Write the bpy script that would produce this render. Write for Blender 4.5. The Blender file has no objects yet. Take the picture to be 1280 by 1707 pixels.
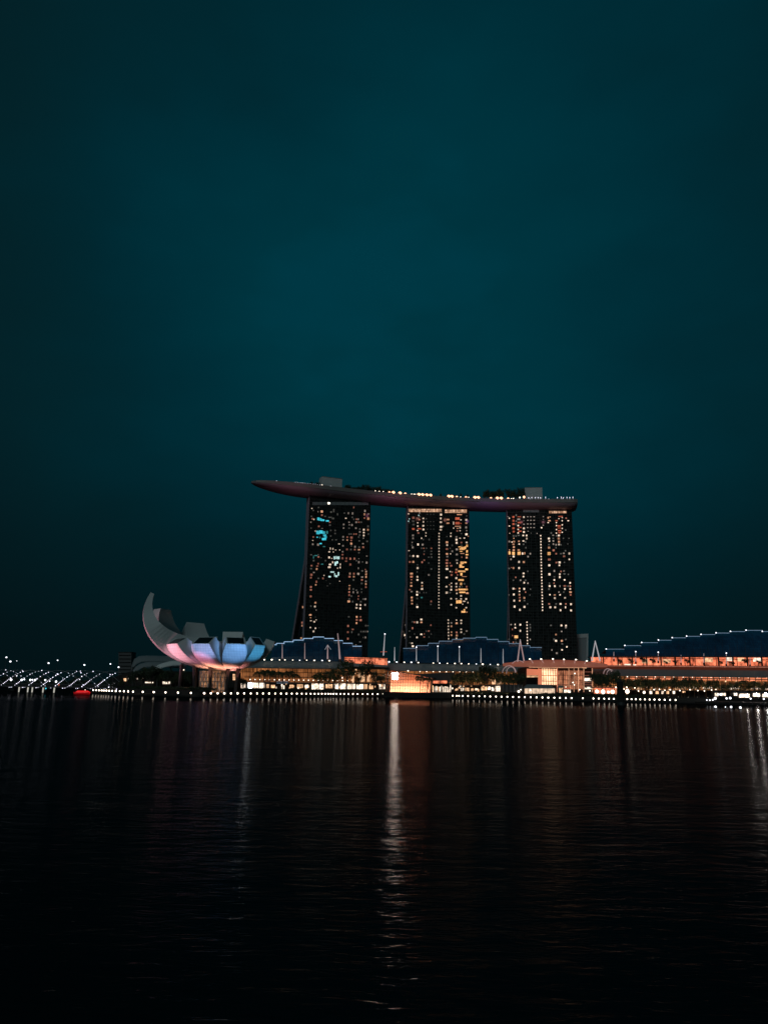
import bpy, math, random
from mathutils import Vector as V
random.seed(7)
scene = bpy.context.scene
C = scene.collection

# ------------------------------------------------------------------ camera
F, PITCH, ROLL, EYE = 1280.0, math.radians(13.127), math.radians(0.945), 4.6
FW = V((0, math.cos(PITCH), math.sin(PITCH)))
_r, _u = V((1, 0, 0)), V((0, -math.sin(PITCH), math.cos(PITCH)))
RT = _r * math.cos(ROLL) + _u * math.sin(ROLL)
UP = _u * math.cos(ROLL) - _r * math.sin(ROLL)
cam = bpy.data.objects.new('camera', bpy.data.cameras.new('camera'))
C.objects.link(cam)
cam.data.sensor_fit = 'HORIZONTAL'; cam.data.sensor_width = 36; cam.data.lens = 36
cam.data.clip_start = 0.5; cam.data.clip_end = 30000
from mathutils import Matrix
m = Matrix((RT, UP, -FW)).transposed().to_4x4(); m.translation = V((0, 0, EYE))
cam.matrix_world = m
scene.camera = cam

def ray(px, py):
    return FW + RT * ((px - 640) / F) + UP * ((853.5 - py) / F)
def P(px, py, Y):                      # photo pixel at a real depth -> world point
    d = ray(px, py); return V((0, 0, EYE)) + d * (Y / d.y)
def PZ(px, py, z):                     # photo pixel on a horizontal level -> world point
    d = ray(px, py); return V((0, 0, EYE)) + d * ((z - EYE) / d.z)
def mpp(Y): return Y / F               # metres per photo pixel at a depth

# ------------------------------------------------------------------ sky and light
w = bpy.data.worlds.new('World'); scene.world = w; w.use_nodes = True
nt = w.node_tree; N = nt.nodes; L = nt.links; N.clear()
tc = N.new('ShaderNodeTexCoord')
sky = N.new('ShaderNodeTexSky'); sky.sky_type = 'NISHITA'; sky.sun_disc = False
LIGHT_EL, LIGHT_AZ = math.radians(24), math.radians(200)
sky.sun_elevation = LIGHT_EL; sky.sun_rotation = LIGHT_AZ
glow = N.new('ShaderNodeVectorMath'); glow.operation = 'DOT_PRODUCT'
gd = V((0.07, math.cos(math.radians(30)), math.sin(math.radians(30)))).normalized()
L.new(tc.outputs['Generated'], glow.inputs[0]); glow.inputs[1].default_value = gd
cl = N.new('ShaderNodeTexNoise'); cl.inputs['Scale'].default_value = 2.2; cl.inputs['Detail'].default_value = 4; cl.inputs['Roughness'].default_value = .55
mp = N.new('ShaderNodeMapping'); mp.inputs['Scale'].default_value = (1, 1, 2.0); mp.inputs['Rotation'].default_value = (0, .45, 0)
L.new(tc.outputs['Generated'], mp.inputs[0]); L.new(mp.outputs[0], cl.inputs['Vector'])
ma = N.new('ShaderNodeMath'); ma.operation = 'MULTIPLY_ADD'; ma.inputs[1].default_value = .15; 
L.new(cl.outputs['Fac'], ma.inputs[0])
ms = N.new('ShaderNodeMath'); ms.operation = 'SUBTRACT'; ms.inputs[1].default_value = .075
L.new(glow.outputs['Value'], ms.inputs[0]); L.new(ms.outputs[0], ma.inputs[2])
rp = N.new('ShaderNodeValToRGB'); rp.color_ramp.interpolation = 'B_SPLINE'
def lin(r, g, b):
    f = lambda c: (c / 255 / 12.92) if c / 255 < .04045 else ((c / 255 + .055) / 1.055) ** 2.4
    return (f(r), f(g), f(b), 1)
el = rp.color_ramp.elements
el[0].position = .55; el[0].color = lin(5, 22, 26)
el[1].position = 1.0; el[1].color = lin(0, 54, 66)
for p, c in ((.78, lin(5, 26, 31)), (.86, lin(3, 33, 39)), (.91, lin(1, 37, 45)), (.95, lin(0, 44, 54)), (.985, lin(0, 50, 60))):
    e = el.new(p); e.color = c
L.new(ma.outputs[0], rp.inputs[0])
bg = N.new('ShaderNodeBackground'); bg.inputs[1].default_value = 1.0
sz = N.new('ShaderNodeSeparateXYZ'); L.new(tc.outputs['Generated'], sz.inputs[0])
mz = N.new('ShaderNodeMapRange'); mz.inputs[1].default_value = 0; mz.inputs[2].default_value = .36; mz.inputs[3].default_value = .56; mz.inputs[4].default_value = 1.06; mz.interpolation_type = 'SMOOTHSTEP'
L.new(sz.outputs[2], mz.inputs[0])
vm = N.new('ShaderNodeVectorMath'); vm.operation = 'SCALE'; L.new(rp.outputs[0], vm.inputs[0]); L.new(mz.outputs[0], vm.inputs['Scale']); L.new(vm.outputs[0], bg.inputs[0])
bg2 = N.new('ShaderNodeBackground'); bg2.inputs[1].default_value = .00004
L.new(sky.outputs[0], bg2.inputs[0])
ad = N.new('ShaderNodeAddShader'); L.new(bg.outputs[0], ad.inputs[0]); L.new(bg2.outputs[0], ad.inputs[1])
ow = N.new('ShaderNodeOutputWorld'); L.new(ad.outputs[0], ow.inputs[0])
# city light from behind the camera, put in as one dim directional lamp
sd = bpy.data.lights.new('city_light', 'SUN'); sd.energy = .34; sd.angle = math.radians(14); sd.color = (.74, .97, 1)
so = bpy.data.objects.new('city_light', sd); C.objects.link(so)
sv = V((math.sin(LIGHT_AZ) * math.cos(LIGHT_EL), math.cos(LIGHT_AZ) * math.cos(LIGHT_EL), math.sin(LIGHT_EL)))
so.rotation_euler = (-sv).to_track_quat('-Z', 'Y').to_euler(); so.location = (0, -100, 300)
scene.view_settings.view_transform = 'Standard'; scene.view_settings.look = 'None'
scene.view_settings.exposure = 0; scene.view_settings.gamma = 1
scene.render.engine = 'CYCLES'
scene.cycles.use_denoising = True
scene.cycles.max_bounces = 6; scene.cycles.diffuse_bounces = 2; scene.cycles.glossy_bounces = 3
scene.cycles.transparent_max_bounces = 8
scene.cycles.sample_clamp_indirect = 4
scene.cycles.caustics_reflective = False; scene.cycles.caustics_refractive = False

# ------------------------------------------------------------------ materials
def newmat(name):
    m = bpy.data.materials.new(name); m.use_nodes = True
    return m, m.node_tree.nodes, m.node_tree.links, m.node_tree.nodes['Principled BSDF']
def mat(name, col, rough=.7, emit=None, st=0, metal=0, vary=.25, scale=.6):
    m, N, L, b = newmat(name)
    b.inputs['Roughness'].default_value = rough; b.inputs['Metallic'].default_value = metal
    t = N.new('ShaderNodeTexCoord'); n = N.new('ShaderNodeTexNoise'); n.inputs['Scale'].default_value = scale; n.inputs['Detail'].default_value = 5
    L.new(t.outputs['Object'], n.inputs['Vector'])
    r = N.new('ShaderNodeMapRange'); r.inputs[3].default_value = 1 - vary; r.inputs[4].default_value = 1 + vary
    L.new(n.outputs['Fac'], r.inputs[0])
    h = N.new('ShaderNodeVectorMath'); h.operation = 'SCALE'; h.inputs[0].default_value = col[:3]
    L.new(r.outputs[0], h.inputs['Scale']); L.new(h.outputs[0], b.inputs['Base Color'])
    if emit:
        b.inputs['Emission Color'].default_value = (*emit[:3], 1); b.inputs['Emission Strength'].default_value = st
    return m
def glowmat(name, col, st, vary=.55, scale=1.3):
    """a lit pane: brightness differs from pane to pane and inside it (curtains, furniture)"""
    m, N, L, b = newmat(name)
    b.inputs['Base Color'].default_value = (.03, .03, .03, 1); b.inputs['Roughness'].default_value = .3
    t = N.new('ShaderNodeTexCoord'); n = N.new('ShaderNodeTexNoise'); n.inputs['Scale'].default_value = scale; n.inputs['Detail'].default_value = 3
    L.new(t.outputs['Object'], n.inputs['Vector'])
    r = N.new('ShaderNodeMapRange'); r.inputs[1].default_value = .3; r.inputs[2].default_value = .7; r.inputs[3].default_value = st * (1 - vary); r.inputs[4].default_value = st * (1 + vary)
    L.new(n.outputs['Fac'], r.inputs[0])
    oi = N.new('ShaderNodeObjectInfo'); q = N.new('ShaderNodeMapRange'); q.inputs[3].default_value = .6; q.inputs[4].default_value = 1.3
    L.new(oi.outputs['Random'], q.inputs[0])
    mm = N.new('ShaderNodeMath'); mm.operation = 'MULTIPLY'; L.new(r.outputs[0], mm.inputs[0]); L.new(q.outputs[0], mm.inputs[1])
    b.inputs['Emission Color'].default_value = (*col[:3], 1); L.new(mm.outputs[0], b.inputs['Emission Strength'])
    return m
def gridglow(name, c1, c2, cm, st, bw, bh, mortar=.12, vary=.6, nscale=.12):
    """glazed wall lit from inside, divided by mullions; grid in metres on the object's x and z"""
    m, N, L, b = newmat(name)
    b.inputs['Roughness'].default_value = .25; b.inputs['Base Color'].default_value = (.02, .02, .02, 1)
    t = N.new('ShaderNodeTexCoord'); s = N.new('ShaderNodeSeparateXYZ'); c = N.new('ShaderNodeCombineXYZ')
    L.new(t.outputs['Object'], s.inputs[0]); L.new(s.outputs[0], c.inputs[0]); L.new(s.outputs[2], c.inputs[1])
    k = N.new('ShaderNodeTexBrick'); k.offset = 0; k.inputs['Scale'].default_value = 1
    k.inputs['Brick Width'].default_value = bw; k.inputs['Row Height'].default_value = bh; k.inputs['Mortar Size'].default_value = mortar; k.inputs['Mortar Smooth'].default_value = .1
    k.inputs['Color1'].default_value = c1; k.inputs['Color2'].default_value = c2; k.inputs['Mortar'].default_value = cm
    L.new(c.outputs[0], k.inputs['Vector']); L.new(k.outputs[0], b.inputs['Emission Color'])
    n = N.new('ShaderNodeTexNoise'); n.inputs['Scale'].default_value = nscale; n.inputs['Detail'].default_value = 6; n.inputs['Roughness'].default_value = .65
    L.new(c.outputs[0], n.inputs['Vector'])
    r = N.new('ShaderNodeMapRange'); r.inputs[1].default_value = .32; r.inputs[2].default_value = .68; r.inputs[3].default_value = st * (1 - vary); r.inputs[4].default_value = st * (1 + vary)
    L.new(n.outputs['Fac'], r.inputs[0]); L.new(r.outputs[0], b.inputs['Emission Strength'])
    return m

MT = {}
MT['white_paint'] = mat('white_paint', (.72, .73, .72), .6, vary=.06, scale=.1)
MT['pale_cladding'] = mat('pale_cladding', (.55, .56, .56), .55, vary=.1, scale=.15)
MT['grey_metal'] = mat('grey_metal', (.32, .33, .34), .45, metal=.2)
MT['roof_metal'] = mat('roof_metal', (.25, .27, .28), .55, vary=.12, scale=.05)
MT['dark_metal'] = mat('dark_metal', (.035, .035, .038), .5)
MT['black_glass'] = mat('black_glass', (.008, .009, .01), .18)
MT['concrete'] = mat('concrete', (.018, .017, .016), .85)
MT['dark_stone'] = mat('dark_stone', (.014, .013, .012), .9)
MT['soil'] = mat('soil', (.02, .019, .017), .95, scale=.02)
MT['bark'] = mat('bark', (.06, .045, .035), .9)
MT['leaf'] = mat('leaf', (.045, .07, .03), .7, vary=.5, scale=.5)
MT['leaf_dark'] = mat('leaf_dark', (.03, .05, .025), .7, vary=.5, scale=.5)
MT['palm_leaf'] = mat('palm_leaf', (.05, .07, .03), .65, vary=.4)
WARM, COOL, ORA = (1, .80, .62), (.85, .93, 1), (1, .42, .16)
MT['lamp_warm'] = mat('lamp_warm', (.8, .8, .8), .4, (1, .84, .66), 3.2, vary=0)
MT['lamp_white'] = mat('lamp_white', (.8, .8, .8), .4, (.93, .93, 1), 2.2, vary=0)
MT['lamp_orange'] = mat('lamp_orange', (.8, .8, .8), .4, (1, .46, .25), 2.6, vary=0)
MT['dot_white'] = mat('dot_white', (.8, .8, .8), .4, (.86, .82, 1), 2.0, vary=0)
MT['edge_blue'] = mat('edge_blue', (.6, .6, .6), .4, (.42, .66, 1), .85, vary=0)
MT['edge_dim'] = mat('edge_dim', (.6, .6, .6), .4, (.35, .55, .85), .3, vary=0)
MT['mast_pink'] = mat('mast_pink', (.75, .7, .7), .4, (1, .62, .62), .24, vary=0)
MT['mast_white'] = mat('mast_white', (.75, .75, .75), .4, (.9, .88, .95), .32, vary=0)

# ------------------------------------------------------------------ mesh helpers
class MB:
    def __init__(s): s.v = []; s.f = []
    def add(s, vs, fs):
        o = len(s.v); s.v += [V(v) for v in vs]; s.f += [tuple(i + o for i in f) for f in fs]; return s
    def prism(s, front, ext):
        n = len(front); e = V(ext); fr = [V(p) for p in front]
        s.add(fr + [p + e for p in fr], [tuple(range(n)), tuple(range(2 * n - 1, n - 1, -1))] + [(i, i + n, (i + 1) % n + n, (i + 1) % n) for i in range(n)])
        return s
    def box(s, a, b):
        (x0, y0, z0), (x1, y1, z1) = a, b
        return s.prism([(x0, y0, z0), (x1, y0, z0), (x1, y0, z1), (x0, y0, z1)], (0, y1 - y0, 0))
    def tube(s, pts, r, n=6, r2=None, cap=True):
        pts = [V(p) for p in pts]; rings = []; o = len(s.v)
        for i, p in enumerate(pts):
            t = (pts[min(i + 1, len(pts) - 1)] - pts[max(i - 1, 0)]).normalized()
            a = t.cross(V((0, 1, 0)) if abs(t.y) < .9 else V((1, 0, 0))).normalized(); b = t.cross(a)
            rr = r if r2 is None else r + (r2 - r) * i / (len(pts) - 1)
            for k in range(n):
                q = 2 * math.pi * k / n; s.v.append(p + a * (rr * math.cos(q)) + b * (rr * math.sin(q)))
        for i in range(len(pts) - 1):
            for k in range(n):
                s.f.append((o + i * n + k, o + i * n + (k + 1) % n, o + (i + 1) * n + (k + 1) % n, o + (i + 1) * n + k))
        if cap:
            s.f.append(tuple(o + k for k in range(n - 1, -1, -1))); s.f.append(tuple(o + (len(pts) - 1) * n + k for k in range(n)))
        return s
    def ball(s, c, r, n=8, m=5, sz=1):
        c = V(c); vs = [c + V((0, 0, r * sz))]
        for i in range(1, m):
            a = math.pi * i / m
            for k in range(n):
                q = 2 * math.pi * k / n; vs.append(c + V((r * math.sin(a) * math.cos(q), r * math.sin(a) * math.sin(q), r * sz * math.cos(a))))
        vs.append(c - V((0, 0, r * sz))); e = len(vs) - 1; fs = [(0, 1 + k, 1 + (k + 1) % n) for k in range(n)]
        for i in range(m - 2):
            for k in range(n): fs.append((1 + i * n + k, 1 + (i + 1) * n + k, 1 + (i + 1) * n + (k + 1) % n, 1 + i * n + (k + 1) % n))
        b = 1 + (m - 2) * n; fs += [(b + (k + 1) % n, b + k, e) for k in range(n)]
        return s.add(vs, fs)
    def grid(s, rows, close=False):
        o = len(s.v); m = len(rows[0])
        for r in rows: s.v += [V(p) for p in r]
        for i in range(len(rows) - 1):
            for k in range(m if close else m - 1): s.f.append((o + i * m + k, o + i * m + (k + 1) % m, o + (i + 1) * m + (k + 1) % m, o + (i + 1) * m + k))
        return s
    def build(s, name, material, parent=None, origin=None, smooth=False):
        me = bpy.data.meshes.new(name); o = bpy.data.objects.new(name, me); C.objects.link(o)
        off = V((0, 0, 0))
        if parent is not None:
            p = parent
            while p is not None: off = off + p.location; p = p.parent
            o.parent = parent
        if origin is not None: o.location = V(origin) - off; off = V(origin)
        me.from_pydata([tuple(v - off) for v in s.v], [], s.f)
        me.validate(); me.update(); me.materials.append(MT[material] if isinstance(material, str) else material)
        import bmesh as bmm
        b = bmm.new(); b.from_mesh(me); bmm.ops.recalc_face_normals(b, faces=b.faces); b.to_mesh(me); b.free()
        if smooth:
            for f in me.polygons: f.use_smooth = True
        return o
def tag(o, label=None, cat=None, group=None, kind=None):
    if label: o['label'] = label
    if cat: o['category'] = cat
    if group: o['group'] = group
    if kind: o['kind'] = kind
    return o
def thing(name, label, cat, loc, group=None):
    o = bpy.data.objects.new(name, None); o.empty_display_size = 1; C.objects.link(o); o.location = loc
    return tag(o, label, cat, group)
def dup(root, loc=None, label=None, rz=None, sc=None):
    r = root.copy(); C.objects.link(r)
    if loc is not None: r.location = loc
    if rz is not None: r.rotation_euler = (0, 0, rz)
    if sc is not None: r.scale = sc if hasattr(sc, '__len__') else (sc, sc, sc)
    if label: r['label'] = label
    for ch in list(root.children):
        c = ch.copy(); C.objects.link(c); c.parent = r
        for g in ch.children:
            d = g.copy(); C.objects.link(d); d.parent = c
    return r
def quadpx(x0, y0, x1, y1, Y): return [P(x0, y0, Y), P(x1, y0, Y), P(x1, y1, Y), P(x0, y1, Y)]
def polypx(pts, Y): return [P(x, y, Y) for x, y in pts]
def interp(tab, x):
    for (x0, y0), (x1, y1) in zip(tab, tab[1:]):
        if x <= x1: return y0 + (y1 - y0) * (x - x0) / (x1 - x0)
    (x0, y0), (x1, y1) = tab[-2:]
    return y0 + (y1 - y0) * (x - x0) / (x1 - x0)

# ------------------------------------------------------------------ water, land, promenade
def water_mat():
    m, N, L, b = newmat('bay_water'); out = N['Material Output']
    b.inputs['Base Color'].default_value = (.004, .010, .013, 1); b.inputs['Roughness'].default_value = 1; b.inputs['Specular IOR Level'].default_value = 0
    t = N.new('ShaderNodeTexCoord')
    sx = N.new('ShaderNodeSeparateXYZ'); L.new(t.outputs['Object'], sx.inputs[0])
    # ripples die down in the sheltered strip along the far seawall
    def lee(a, b_):
        r = N.new('ShaderNodeMapRange'); r.inputs[1].default_value = 215; r.inputs[2].default_value = 320; r.inputs[3].default_value = a; r.inputs[4].default_value = b_
        r.interpolation_type = 'SMOOTHSTEP'; L.new(sx.outputs[1], r.inputs[0]); return r
    cs, cr = lee(1, .05), lee(.13, .045)
    prev = None
    for sc, st, dist, det in ((.12, (1, 1.6, 1), .10, 2), (.5, (.5, 1.3, 1), .06, 2), (1.7, (.5, 1.25, 1), .050, 3), (6, (.5, 1.1, 1), .016, 3)):
        p = N.new('ShaderNodeMapping'); p.inputs['Scale'].default_value = st; p.inputs['Rotation'].default_value = (0, 0, .1 * sc)
        n = N.new('ShaderNodeTexNoise'); n.inputs['Scale'].default_value = sc; n.inputs['Detail'].default_value = det; n.inputs['Distortion'].default_value = .4
        L.new(t.outputs['Object'], p.inputs[0]); L.new(p.outputs[0], n.inputs['Vector'])
        bu = N.new('ShaderNodeBump'); L.new(cs.outputs[0], bu.inputs['Strength']); bu.inputs['Distance'].default_value = dist
        L.new(n.outputs['Fac'], bu.inputs['Height'])
        if prev: L.new(prev.outputs[0], bu.inputs['Normal'])
        prev = bu
    g = N.new('ShaderNodeBsdfGlossy'); L.new(cr.outputs[0], g.inputs['Roughness']); L.new(prev.outputs[0], g.inputs['Normal'])
    fr = N.new('ShaderNodeFresnel'); fr.inputs['IOR'].default_value = 1.33; L.new(prev.outputs[0], fr.inputs['Normal'])
    # reflections scaled down, dimmer than clear water would give
    mu = N.new('ShaderNodeMath'); mu.operation = 'MULTIPLY'; mu.inputs[1].default_value = WATER_K; L.new(fr.outputs[0], mu.inputs[0])
    x = N.new('ShaderNodeMixShader'); L.new(mu.outputs[0], x.inputs[0]); L.new(b.outputs[0], x.inputs[1]); L.new(g.outputs[0], x.inputs[2]); L.new(x.outputs[0], out.inputs[0])
    return m
WATER_K = .15
MT['water'] = water_mat()
tag(MB().add([(-6000, -60, 0), (6000, -60, 0), (6000, 9000, 0), (-6000, 9000, 0)], [(0, 1, 2, 3)]).build('water', 'water'), kind='structure')
LAMPY = [(152, 1150.7), (225, 1153.5), (340, 1156), (480, 1156.6), (640, 1157.6), (750, 1160), (875, 1162.6), (950, 1164), (1045, 1165.8), (1126, 1167.3)]
def lampspot(x): return PZ(x, interp(LAMPY, x), 1.9)
SHORE = [lampspot(x) for x in range(150, 1140, 14)]
# smooth the shoreline
for _ in range(6):
    SHORE = [SHORE[0]] + [(a + b * 2 + c) / 4 for a, b, c in zip(SHORE, SHORE[1:], SHORE[2:])] + [SHORE[-1]]
SHORE = [V((p.x, p.y, 0)) for p in SHORE]
SHORE += [SHORE[-1] + V((30, -1, 0)), SHORE[-1] + V((90, 10, 0)), V((620, 560, 0)), V((2000, 700, 0))]
SHORE = [SHORE[0] + V((-6, 60, 0)), SHORE[0] + V((-3, 8, 0))] + SHORE
edge = [p + V((0, -1.2, 0)) for p in SHORE]
g = MB()
top = [V((p.x, p.y, 1.0)) for p in edge]
back = [V((2000, 9000, 1)), V((-2500, 9000, 1)), V((-2500, 1500, 1)), V((-420, 1400, 1)), V((-300, 900, 1))]
g.add(top + back, [tuple(range(len(top) + len(back)))])
tag(g.build('ground', 'soil'), kind='structure')
g = MB(); g.grid([[V((p.x, p.y, -1.5)) for p in edge], [V((p.x, p.y, 1.03)) for p in edge], [V((p.x, p.y + .8, 1.03)) for p in edge]])
tag(g.build('seawall', 'dark_stone'), kind='structure')
def inland(i, d):
    a, b = SHORE[max(i - 1, 0)], SHORE[min(i + 1, len(SHORE) - 1)]
    t = (b - a).normalized(); return SHORE[i] + V((-t.y, t.x, 0)) * d
# stepped terrace behind the boardwalk
R1 = [inland(i, 9) for i in range(3, len(SHORE) - 3)]
R2 = [inland(i, 16) for i in range(3, len(SHORE) - 3)]
g = MB(); g.grid([[V((p.x, p.y, 1.0)) for p in R1], [V((p.x, p.y, 2.2)) for p in R1], [V((p.x, p.y, 2.2)) for p in R2], [V((p.x, p.y, 3.4)) for p in R2], [V((p.x, p.y + 14, 3.4)) for p in R2], [V((p.x, p.y + 14, .9)) for p in R2]])
tag(g.build('terrace', 'concrete'), kind='structure')

# promenade lamps: a short post with a lit globe
LX = [155.4,160.5,165,169.6,173.4,177.5,182,187,193,199.7,206.6,213.7,221.8,238,256.3,276,296.7,318.4,340.4,351.6,362.8,373.9,385,396,407,418,428.6,438.5,448.7,458.8,468.4,477.4,486.3,494.9,503,510.5,517.8,524.5,530.8,536.5,542,547,551.5,556,561,567.4,573.7,580.8,588.3,596,604.5,612.7,621,629.5,638,750,754.5,761,765,771,780,789.4,798.7,808,817,826.6,836,845.5,855,865,874.5,884.4,894.3,904,913.8,923.8,933.3,943,952.6,971.3,989,998,1007,1015,1023,1031,1045.4,1052.5,1059.6,1067,1074.8,1082.8,1090.7,1099,1107.7,1116.7,1125.8]
lamp0 = None
for x in LX:
    p = lampspot(x)
    # stay on the boardwalk edge
    i = min(range(len(SHORE)), key=lambda k: abs(SHORE[k].x / max(SHORE[k].y, 1) - p.x / p.y))
    loc = V((p.x, p.y, 1.03))
    if lamp0 is None:
        lamp0 = thing('promenade_lamp', 'low round white promenade lamp on a short post along the dark waterfront edge', 'lamp', loc, 'promenade lamps along the waterfront')
        MB().tube([loc, loc + V((0, 0, .55))], .09).build('post', 'dark_metal', lamp0)
        MB().tube([loc + V((0, 0, .0)), loc + V((0, 0, .12))], .22).build('base', 'dark_metal', lamp0)
        MB().ball(loc + V((0, 0, .9)), .46).build('globe', mat('promenade_globe', (.8, .8, .8), .4, (1, .84, .68), 6, vary=0), lamp0, smooth=True)
    else:
        k = random.uniform(.82, 1.12); dup(lamp0, loc, sc=(k, k, 1))

# ------------------------------------------------------------------ the three hotel towers and the sky deck
HEAD = [(-160, 23), (-52, 22), (63, 9), (178, -3), (240, -8)]
_path = {63: 880.0}
for x in range(63, -200, -1): _path[x - 1] = _path[x] - math.tan(math.radians(interp(HEAD, x - .5)))
for x in range(63, 300): _path[x + 1] = _path[x] + math.tan(math.radians(interp(HEAD, x + .5)))
def path(x):
    i = math.floor(x); f = x - i; return V((x, _path[i] * (1 - f) + _path[i + 1] * f, 0))
def glass_facade():
    m, N, L, b = newmat('tower_glass')
    b.inputs['Roughness'].default_value = .12; b.inputs['IOR'].default_value = 1.5
    t = N.new('ShaderNodeTexCoord'); s = N.new('ShaderNodeSeparateXYZ'); c = N.new('ShaderNodeCombineXYZ')
    L.new(t.outputs['Object'], s.inputs[0]); L.new(s.outputs[0], c.inputs[0]); L.new(s.outputs[2], c.inputs[1])
    k = N.new('ShaderNodeTexBrick'); k.offset = 0; k.inputs['Scale'].default_value = 1; k.inputs['Brick Width'].default_value = 2.6; k.inputs['Row Height'].default_value = 3.3; k.inputs['Mortar Size'].default_value = .16
    k.inputs['Color1'].default_value = (.006, .008, .008, 1); k.inputs['Color2'].default_value = (.03, .032, .03, 1); k.inputs['Mortar'].default_value = (.045, .047, .045, 1)
    L.new(c.outputs[0], k.inputs['Vector']); L.new(k.outputs[0], b.inputs['Base Color'])
    return m
MT['tower_glass'] = glass_facade()
MT['end_wall'] = mat('end_wall', (.36, .29, .35), .6, vary=.2, scale=.08)
MT['fin'] = mat('fin', (.04, .043, .043), .5)
MT['hull'] = mat('hull', (.27, .22, .26), .5, vary=.12, scale=.05)
MT['deck'] = mat('deck', (.2, .18, .16), .8)
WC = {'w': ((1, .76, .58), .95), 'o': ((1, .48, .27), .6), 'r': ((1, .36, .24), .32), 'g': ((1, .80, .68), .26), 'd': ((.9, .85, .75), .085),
      'R': ((1, .20, .10), .42), 'Y': ((1, .50, .18), 1.05), 'c': ((.06, .66, .82), .85), 't': ((.10, .55, .55), .35), 'b': ((.62, .95, .92), .85)}  # cyan patches on the facades are screen reflections, put in as glowing panes
for k, (c, s) in WC.items(): MT['win_' + k] = glowmat('glow_tone_' + k, c, s)
def col(x, ys, w, h, c): return [(x, y, w, h, c) for y in ys]
def slant(x0, y0, x1, y1, n, w, h, c): return [(x0 + (x1 - x0) * i / (n - 1), y0 + (y1 - y0) * i / (n - 1), w, h, c) for i in range(n)]
def rows(text):
    out = []
    for tok in text.split():
        a = tok.split(','); out.append((float(a[0]), float(a[1]), float(a[2]), float(a[3]), a[4]))
    return out
T1A = rows("318,222,18,18,w 325,360,26,30,r 345,368,18,22,w 400,265,12,25,g 450,262,40,40,o 452,310,26,30,r 405,360,30,36,c 430,368,36,30,c 460,378,50,22,c 525,388,40,18,c 410,460,30,28,r 455,487,30,8,g 400,542,44,46,c 440,535,44,40,c 475,545,36,36,c 520,540,25,36,t 490,580,40,22,c 500,605,34,26,c 480,630,55,30,c 390,605,18,14,c 425,610,14,22,t 330,648,16,14,w 330,700,25,30,g 400,705,35,40,g 435,690,30,14,c 480,730,30,12,t 805,285,25,35,g 860,288,25,40,g 857,340,22,25,d 752,283,20,20,d 770,352,26,18,w 1025,255,22,40,g 1018,300,22,35,o 1018,350,26,25,r 1072,295,30,15,g 1070,358,38,45,o 742,435,24,28,g 740,483,22,25,g 818,440,16,18,g 852,442,24,35,g 1065,460,28,35,d 1065,507,30,35,o 957,497,26,26,d 957,535,26,30,g 955,577,26,26,d 1010,505,32,30,w 1010,543,28,26,w 1008,582,26,30,w 1005,618,22,18,g 735,600,26,30,g 733,640,22,26,g 790,605,25,30,r 790,643,25,18,o 845,610,40,36,r 843,648,28,24,r 843,690,32,36,o 950,655,28,24,d 1055,660,28,28,d 733,720,24,28,g 1000,692,30,22,g 1002,738,32,32,r 893,732,24,34,g 948,738,26,28,d 785,768,30,30,r 838,770,30,26,d 890,770,30,28,r 945,772,40,26,o 945,812,24,26,d 728,798,24,22,g 726,838,30,24,r 725,885,32,36,r 778,888,26,36,r 830,892,28,38,r 885,892,26,38,r 943,893,18,10,g 1050,857,22,16,g 775,925,34,24,r 943,938,28,40,g 993,935,24,24,d 1047,945,28,36,g 830,970,30,36,r 937,1020,14,34,g 990,1055,26,26,d 1042,1062,30,30,g 563,757,14,36,w 598,760,14,34,w 550,800,30,22,w 635,775,24,12,w 688,775,14,18,w 680,695,30,12,w 604,802,16,14,w 548,875,30,34,w 583,888,20,14,w 618,880,18,40,b 640,875,18,35,b 668,880,36,36,b 340,870,12,40,t 372,850,35,12,t 405,868,30,30,r 440,880,20,10,d 595,940,20,34,w 560,970,40,28,w 550,1005,46,30,w 632,958,24,50,b 656,942,18,30,b 697,968,14,36,w 695,1010,18,30,w 660,1018,14,18,w 455,965,30,12,t 313,985,30,26,r 308,1025,30,26,d 390,990,34,26,r 382,1030,28,34,o 312,1105,36,34,r 825,1092,26,30,o 878,1095,30,26,r 935,1098,36,30,g 1042,1100,26,40,o 575,270,30,30,d 610,250,20,60,d 560,340,60,20,d 600,355,40,30,d 660,300,20,40,d 570,515,24,26,d 628,515,24,26,d 628,555,24,26,d 570,590,20,26,d 640,640,30,20,d 590,640,24,20,d")
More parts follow.
